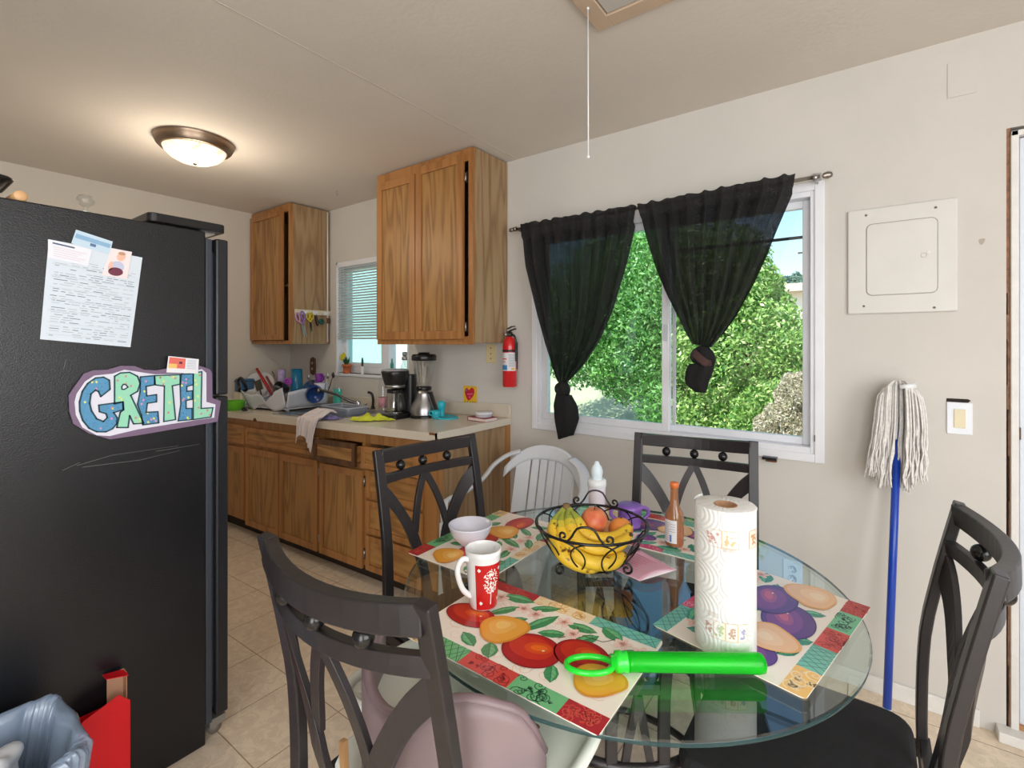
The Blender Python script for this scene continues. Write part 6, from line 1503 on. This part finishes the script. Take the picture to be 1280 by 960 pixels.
for dx, dz in ((-.055, .135), (-.030, .150), (-.068, .118), (-.040, .122), (-.018, .140)):
    c_ = o+Vector((dx, -.012, dz))
    for k in range(6): a = k*PI/3; b.ball((c_.x+.010*math.cos(a), c_.y, c_.z+.010*math.sin(a)), .0075, 8, 6, (1, .5, 1))
b.build('blossoms', PAINTG, fp_)
b = MB(); 
for dx, dz in ((-.055, .13), (-.030, .145), (-.018, .135)): b.tube([o+Z3*.06, o+Vector((dx*.5, -.005, dz*.7)), o+Vector((dx, -.008, dz))], .002, 6)
b.build('stems', mat('stem_green', (80, 130, 60), .6), fp_)
o = Vector((cxy(453, -.0), .0, sz_)); mk = thing('marker_pen', 'dark-capped white marker standing on the kitchen window sill', 'marker', tuple(o))
b = MB(); b.lathe([(0,0),(.011,0),(.012,.004),(.012,.060),(.0,.062)], tuple(o), 18); b.build('barrel', WHITE, mk)
b = MB(); b.lathe([(.0085,.062),(.0085,.110),(.004,.128),(0,.130)], tuple(o), 18); b.build('cap', mat('dark_green_cap', (20, 62, 54), .4), mk)
o = Vector((cxy(506, -.0), .0, sz_)); sb = thing('salt_shaker', 'glass bottle with metal top on the right end of the kitchen window sill', 'bottle', tuple(o))
b = MB(); b.lathe([(0,0),(.028,0),(.030,.01),(.030,.08),(.018,.105),(.016,.12)], tuple(o), 24); b.build('glass', JAR, sb)
b = MB(); b.lathe([(.018,.118),(.022,.12),(.022,.14),(.014,.146),(.014,.150),(.020,.155),(.018,.175),(0,.178)], tuple(o), 24); b.build('top', STEEL, sb)
o = Vector((cxy(490, .0), .0, sz_)); b = MB(); b.lathe([(0,0),(.012,0),(.012,.085),(.006,.10),(.005,.125),(0,.127)], tuple(o), 18); tag(b.build('green_vial', mat('bottle_green', (60, 140, 110), .3)), 'thin green bottle on the kitchen window sill behind the coffee maker', 'bottle')

# hooks and hanging scissors on the corner cabinet's side
SXP = .6125
hb = thing('hook_strip', 'cream hook strip on the side of the corner cabinet', 'hook rail', (SXP, -.15, 1.53))
zt0 = onx(368, 386, SXP).z; ya = onx(368, 386, SXP).y; yb2 = onx(414, 391, SXP).y
b = MB(); b.box((SXP, ya, zt0-.040), (SXP+.010, yb2, zt0-.002)); b.build('strip', mat('cream_strip', (214, 204, 178), .6), hb, bevel=.001)
b = MB(); b.col((226, 226, 236))
for s in (.18, .46, .78): y = ya+(yb2-ya)*s; b.F([b.P(q) for q in ((SXP+.0104, y, zt0-.034), (SXP+.0104, y+.045, zt0-.034), (SXP+.0104, y+.045, zt0-.012), (SXP+.0104, y, zt0-.012))])
b.build('label', PAPER, hb)
hy = []
for u in (372, 386, 394, 401, 410):
    y = onx(u, 392, SXP).y; hy.append(y); b = MB(); b.tube(spline([(SXP+.010, y, zt0-.028), (SXP+.022, y, zt0-.034), (SXP+.026, y, zt0-.026)], 4), .0018, 6); b.build('hook', STEEL, hb)
def scissors(label, u, v0, v1, m1, m2, bm, tilt):
    top = onx(u, v0, SXP+.018); bot = onx(u, v1, SXP+.018); L_ = top.z-bot.z
    c = thing('scissors', label, 'scissors', tuple(top), 0, 'scissors hanging on the hook strip'); d = Vector((0, math.sin(tilt), -math.cos(tilt))); s_ = Vector((0, math.cos(tilt), math.sin(tilt)))
    piv = top+d*L_*.48
    for sg, mm in ((-1, m1), (1, m2)):
        b = MB(); cc_ = top+d*L_*.17+s_*sg*L_*.11
        b.tube([cc_+d*(L_*.17*math.cos(a))+s_*(L_*.075*math.sin(a)) for a in [2*PI*k/20 for k in range(20)]], L_*.028, 6, True); b.tube([cc_+d*L_*.15, piv-s_*sg*.001], L_*.03, 6); b.build('finger_loop', mm, c)
    for sg in (-1, 1):
        b = MB(); b.bar([piv-d*.01, piv+d*L_*.22+s_*sg*L_*.03, piv+d*L_*.52+s_*sg*L_*.045], [L_*.06, L_*.055, L_*.012], .002, (1, 0, 0)); b.build('blade', bm, c)
scissors('purple-handled scissors hanging at the left of the hook strip', 374, 390, 423, mat('pinkish_handle', (206, 150, 190), .4), mat('violet_handle', (140, 110, 190), .4), STEEL, .28)
scissors('yellow-handled scissors with black sheath on the hook strip', 387, 391, 415, mat('yellow_handle', (222, 200, 30), .4), mat('yellow_handle', (222, 200, 30), .4), BLK, .1)
o = onx(396, 401, SXP+.014); b = MB(); b.tube(spline([o+Vector((0, -.01, .04)), o+Vector((0, -.004, .02)), o+Vector((0, .0, -.01)), o+Vector((0, .008, -.04))], 4), .009, 8); tag(b.build('can_opener', BLK), 'black can opener hanging in the middle of the hook strip', 'can opener')
o = onx(402, 402, SXP+.012); b = MB(); b.lathe([(.006,-.008),(.022,-.008),(.024,0),(.022,.008),(.006,.008),(.006,-.008)], tuple(o), 24, 'x'); tag(b.build('tape_roll', mat('dark_green_tape', (20, 84, 72), .4)), 'round dark green tape roll hanging on the hook strip', 'tape')
o = onx(410.5, 403, SXP+.010); b = MB(); b.box((SXP+.004, o.y-.012, o.z-.01), (SXP+.018, o.y+.012, o.z+.035)); b.box((SXP+.004, o.y-.005, o.z-.11), (SXP+.012, o.y+.005, o.z-.01)); tag(b.build('brown_brush', mat('brown_handle', (92, 60, 50), .6), bevel=.002), 'brown-handled tool hanging furthest right on the hook strip', 'brush')

# ================================================================== OUTDOORS
import numpy as np
rng = np.random.default_rng(5)
b = MB(); b.F([b.P(q) for q in ((-40, .14, -.40), (40, .14, -.40), (40, 60, -.9), (-40, 60, -.9))]); 
m = mat('dry_ground', (196, 176, 150), .95, var=.25, vscale=1.2); struct(b, 'ground', m)
def foliage(name, label, blobs, n, leaf, pal, trunk, group=None, cat='shrub', kindly=None):
    root = thing(name, label, cat, (trunk[0], trunk[1], -.45), 0, group)
    C_ = np.array([q[:3] for q in blobs]); R__ = np.array([q[3] for q in blobs]); w_ = R__**2; idx = rng.choice(len(blobs), n, p=w_/w_.sum())
    d = rng.normal(size=(n, 3)); d /= np.linalg.norm(d, axis=1)[:, None]; rad = R__[idx]*(.55+.50*rng.random(n)**.6)
    lump = 1+.13*np.sin(7*d[:, 0]+3*idx)*np.cos(6*d[:, 2]+idx)
    c = C_[idx]+d*(rad*lump)[:, None]; c = c[(c[:, 1] > .35)]; n = len(c); idx = idx[:n]
    a = rng.normal(size=(n, 3)); a[:, 2] -= .3; a /= np.linalg.norm(a, axis=1)[:, None]
    q = rng.normal(size=(n, 3)); s_ = np.cross(a, q); s_ /= np.linalg.norm(s_, axis=1)[:, None]
    L_ = (leaf*(.6+.8*rng.random(n)))[:, None]
    V = np.stack([c-a*L_*.5, c+s_*L_*.2, c+a*L_*.5, c-s_*L_*.2], 1).reshape(-1, 3)-np.array([trunk[0], trunk[1], -.45])
    me = bpy.data.meshes.new('foliage'); me.vertices.add(4*n); me.vertices.foreach_set('co', V.ravel()); me.loops.add(4*n); me.loops.foreach_set('vertex_index', np.arange(4*n, dtype=np.int32))
    me.polygons.add(n); me.polygons.foreach_set('loop_start', np.arange(0, 4*n, 4, dtype=np.int32)); me.materials.append(LEAF)
    P_ = np.array([lin(x) for x in pal]); col = P_[rng.integers(0, len(pal), n)]*(.75+.5*rng.random(n))[:, None]
    me.update(); at = me.color_attributes.new('Col', 'FLOAT_COLOR', 'CORNER'); at.data.foreach_set('color', np.repeat(np.c_[np.clip(col, 0, 1), np.ones(n)], 4, 0).ravel().astype(np.float32))
    o = bpy.data.objects.new('foliage', me); COL.objects.link(o); o.parent = root; o['kind'] = 'stuff'
    b = MB(); base = Vector((trunk[0], trunk[1], -.45)); top = Vector(tuple(C_[0]))
    b.tube(spline([base, base.lerp(top, .5)+Vector((.05, 0, 0)), top], 5), [trunk[2]*(1-.6*k/10) for k in range(11)], 8)
    for q in blobs[1:]: 
        p_ = base.lerp(top, .55); b.tube(spline([p_, p_.lerp(Vector(q[:3]), .5)+Vector((0, 0, .08)), Vector(q[:3])], 4), [trunk[2]*.5*(1-.7*k/8) for k in range(9)], 6)
    b.build('branches', mat('bark', (112, 88, 66), .9, var=.3, vscale=20), root); return root
GR = [(128, 172, 84), (160, 198, 104), (86, 136, 66), (196, 220, 140), (106, 158, 76), (176, 208, 122), (214, 230, 170)]
GT = 'green shrubs outside the large window'
foliage('leafy_shrub', 'tall bright green shrub filling the left window pane', [(1.75, 4.4, 2.05, .95), (1.2, 4.6, 2.3, .85), (2.2, 4.2, 1.5, .9), (2.4, 4.3, 2.1, .85), (1.3, 4.6, 1.7, .65), (2.4, 3.9, .6, .7), (.75, 4.7, 1.45, .85), (.0, 5.0, 1.7, .9), (1.35, 4.3, 1.0, .5)], 105000, .062, GR, (2.0, 4.4, .09), GT)
foliage('leafy_shrub', 'green shrub seen behind the knotted right curtain', [(2.95, 3.8, 1.2, .75), (2.75, 4.0, 2.0, .60), (3.15, 3.7, .4, .65), (2.6, 3.7, .2, .6), (3.0, 4.1, 1.75, .5), (3.15, 4.2, 1.95, .22)], 70000, .056, GR, (2.9, 3.9, .08), GT)
foliage('leafy_shrub', 'low green shrub in the lower right of the large window', [(3.5, 3.2, .55, .50), (3.35, 3.1, -.02, .45), (3.75, 3.5, .95, .42), (3.6, 3.4, 1.15, .36), (3.05, 2.9, -.05, .4)], 50000, .048, GR[:5]+[(180, 200, 130)], (3.5, 3.3, .06), GT)
foliage('dry_shrub', 'pale dry twiggy shrub at the right edge of the large window', [(3.66, 2.25, .60, .27), (3.52, 2.2, .28, .28), (3.80, 2.3, .88, .24)], 90000, .026, [(224, 206, 188), (180, 170, 150), (226, 222, 210), (150, 150, 110), (196, 190, 164)], (3.7, 2.3, .04), None)
foliage('distant_tree', 'hazy blue-green tree far off beside the utility pole', [(1.55, 22, 3.6, .75), (1.1, 22.5, 3.2, .6), (2.1, 22, 3.2, .6)], 9000, .22, [(110, 140, 130), (130, 160, 140), (96, 126, 120)], (1.55, 22, .12), None, 'tree')
# far house, pole
P_a = ony(978, 366, 15); P_b = ony(1030, 396, 15)
hs_ = thing('far_house', 'white house with a tan roof edge far beyond the shrubs', 'house', (P_a.x, 15, -.6))
b = MB(); b.box((P_a.x-2.0, 15, -.8), (P_b.x+3, 19, P_a.z)); b.build('walls', mat('white_stucco', (240, 236, 230), .9), hs_)
b = MB(); b.prism([(14.6, P_a.z), (17, P_a.z+.5), (19.4, P_a.z)], (P_a.x-2.2, 0, 0), (0, 1, 0), (0, 0, 1), 6.4); b.build('roof', mat('tan_roof', (186, 170, 152), .9), hs_)
b = MB(); 
def hl(u_, v_): x = -3+14*u_; return (x, 9+.8*math.sin(5*u_), -.9+ (.5+1.45*math.sin(PI*min(1, u_*1.1))**1.0)*v_ if True else 0)
hb_ = ony(1000, 410, 11)
b.box((hb_.x-1.8, 11, -.8), (hb_.x+2.5, 11.5, hb_.z)); tag(b.build('garden_wall', mat('tan_wall', (170, 150, 132), .9), bevel=.05), 'low tan block wall in front of the white house', 'wall')
pp_ = ony(1008, 320, 17); up = thing('utility_pole', 'thin dark utility pole at the right edge of the large window', 'pole', (pp_.x, 17, -.8))
b = MB(); b.tube([(pp_.x, 17, -.8), (pp_.x, 17, pp_.z+.4)], .07, 8); b.build('pole', mat('pole_wood', (84, 74, 66), .9), up); b = MB(); b.box((pp_.x-.25, 16.95, pp_.z+.1), (pp_.x+.25, 17.05, pp_.z+.15)); b.build('crossarm', mat('pole_wood', (84, 74, 66), .9), up)
# slope and road seen low on the left
b = MB(); b.F([b.P(q) for q in ((-9, 5.6, -.2), (1.2, 5.2, -.42), (1.8, 9, 1.2), (-9, 9, 1.9))]); tag(b.build('trim_5', mat('sandy_bank', (214, 190, 160), .95, var=.2, vscale=2)), kind='structure')
b = MB(); b.F([b.P(q) for q in ((-9, 3.3, -.39), (2.2, 3.0, -.39), (1.6, 5.3, -.38), (-9, 5.6, -.38))]); tag(b.build('trim_6', mat('asphalt', (128, 132, 134), .9, var=.1, vscale=4)), kind='structure')
# outbuilding wall beyond the kitchen window
b = MB(); b.box((-2.5, 1.7, -.4), (1.05, 1.8, 2.9)); tag(b.build('neighbor_wall', mat('pale_aqua_wall', (206, 230, 230), .9)), 'pale aqua wall just beyond the small kitchen window', 'wall')
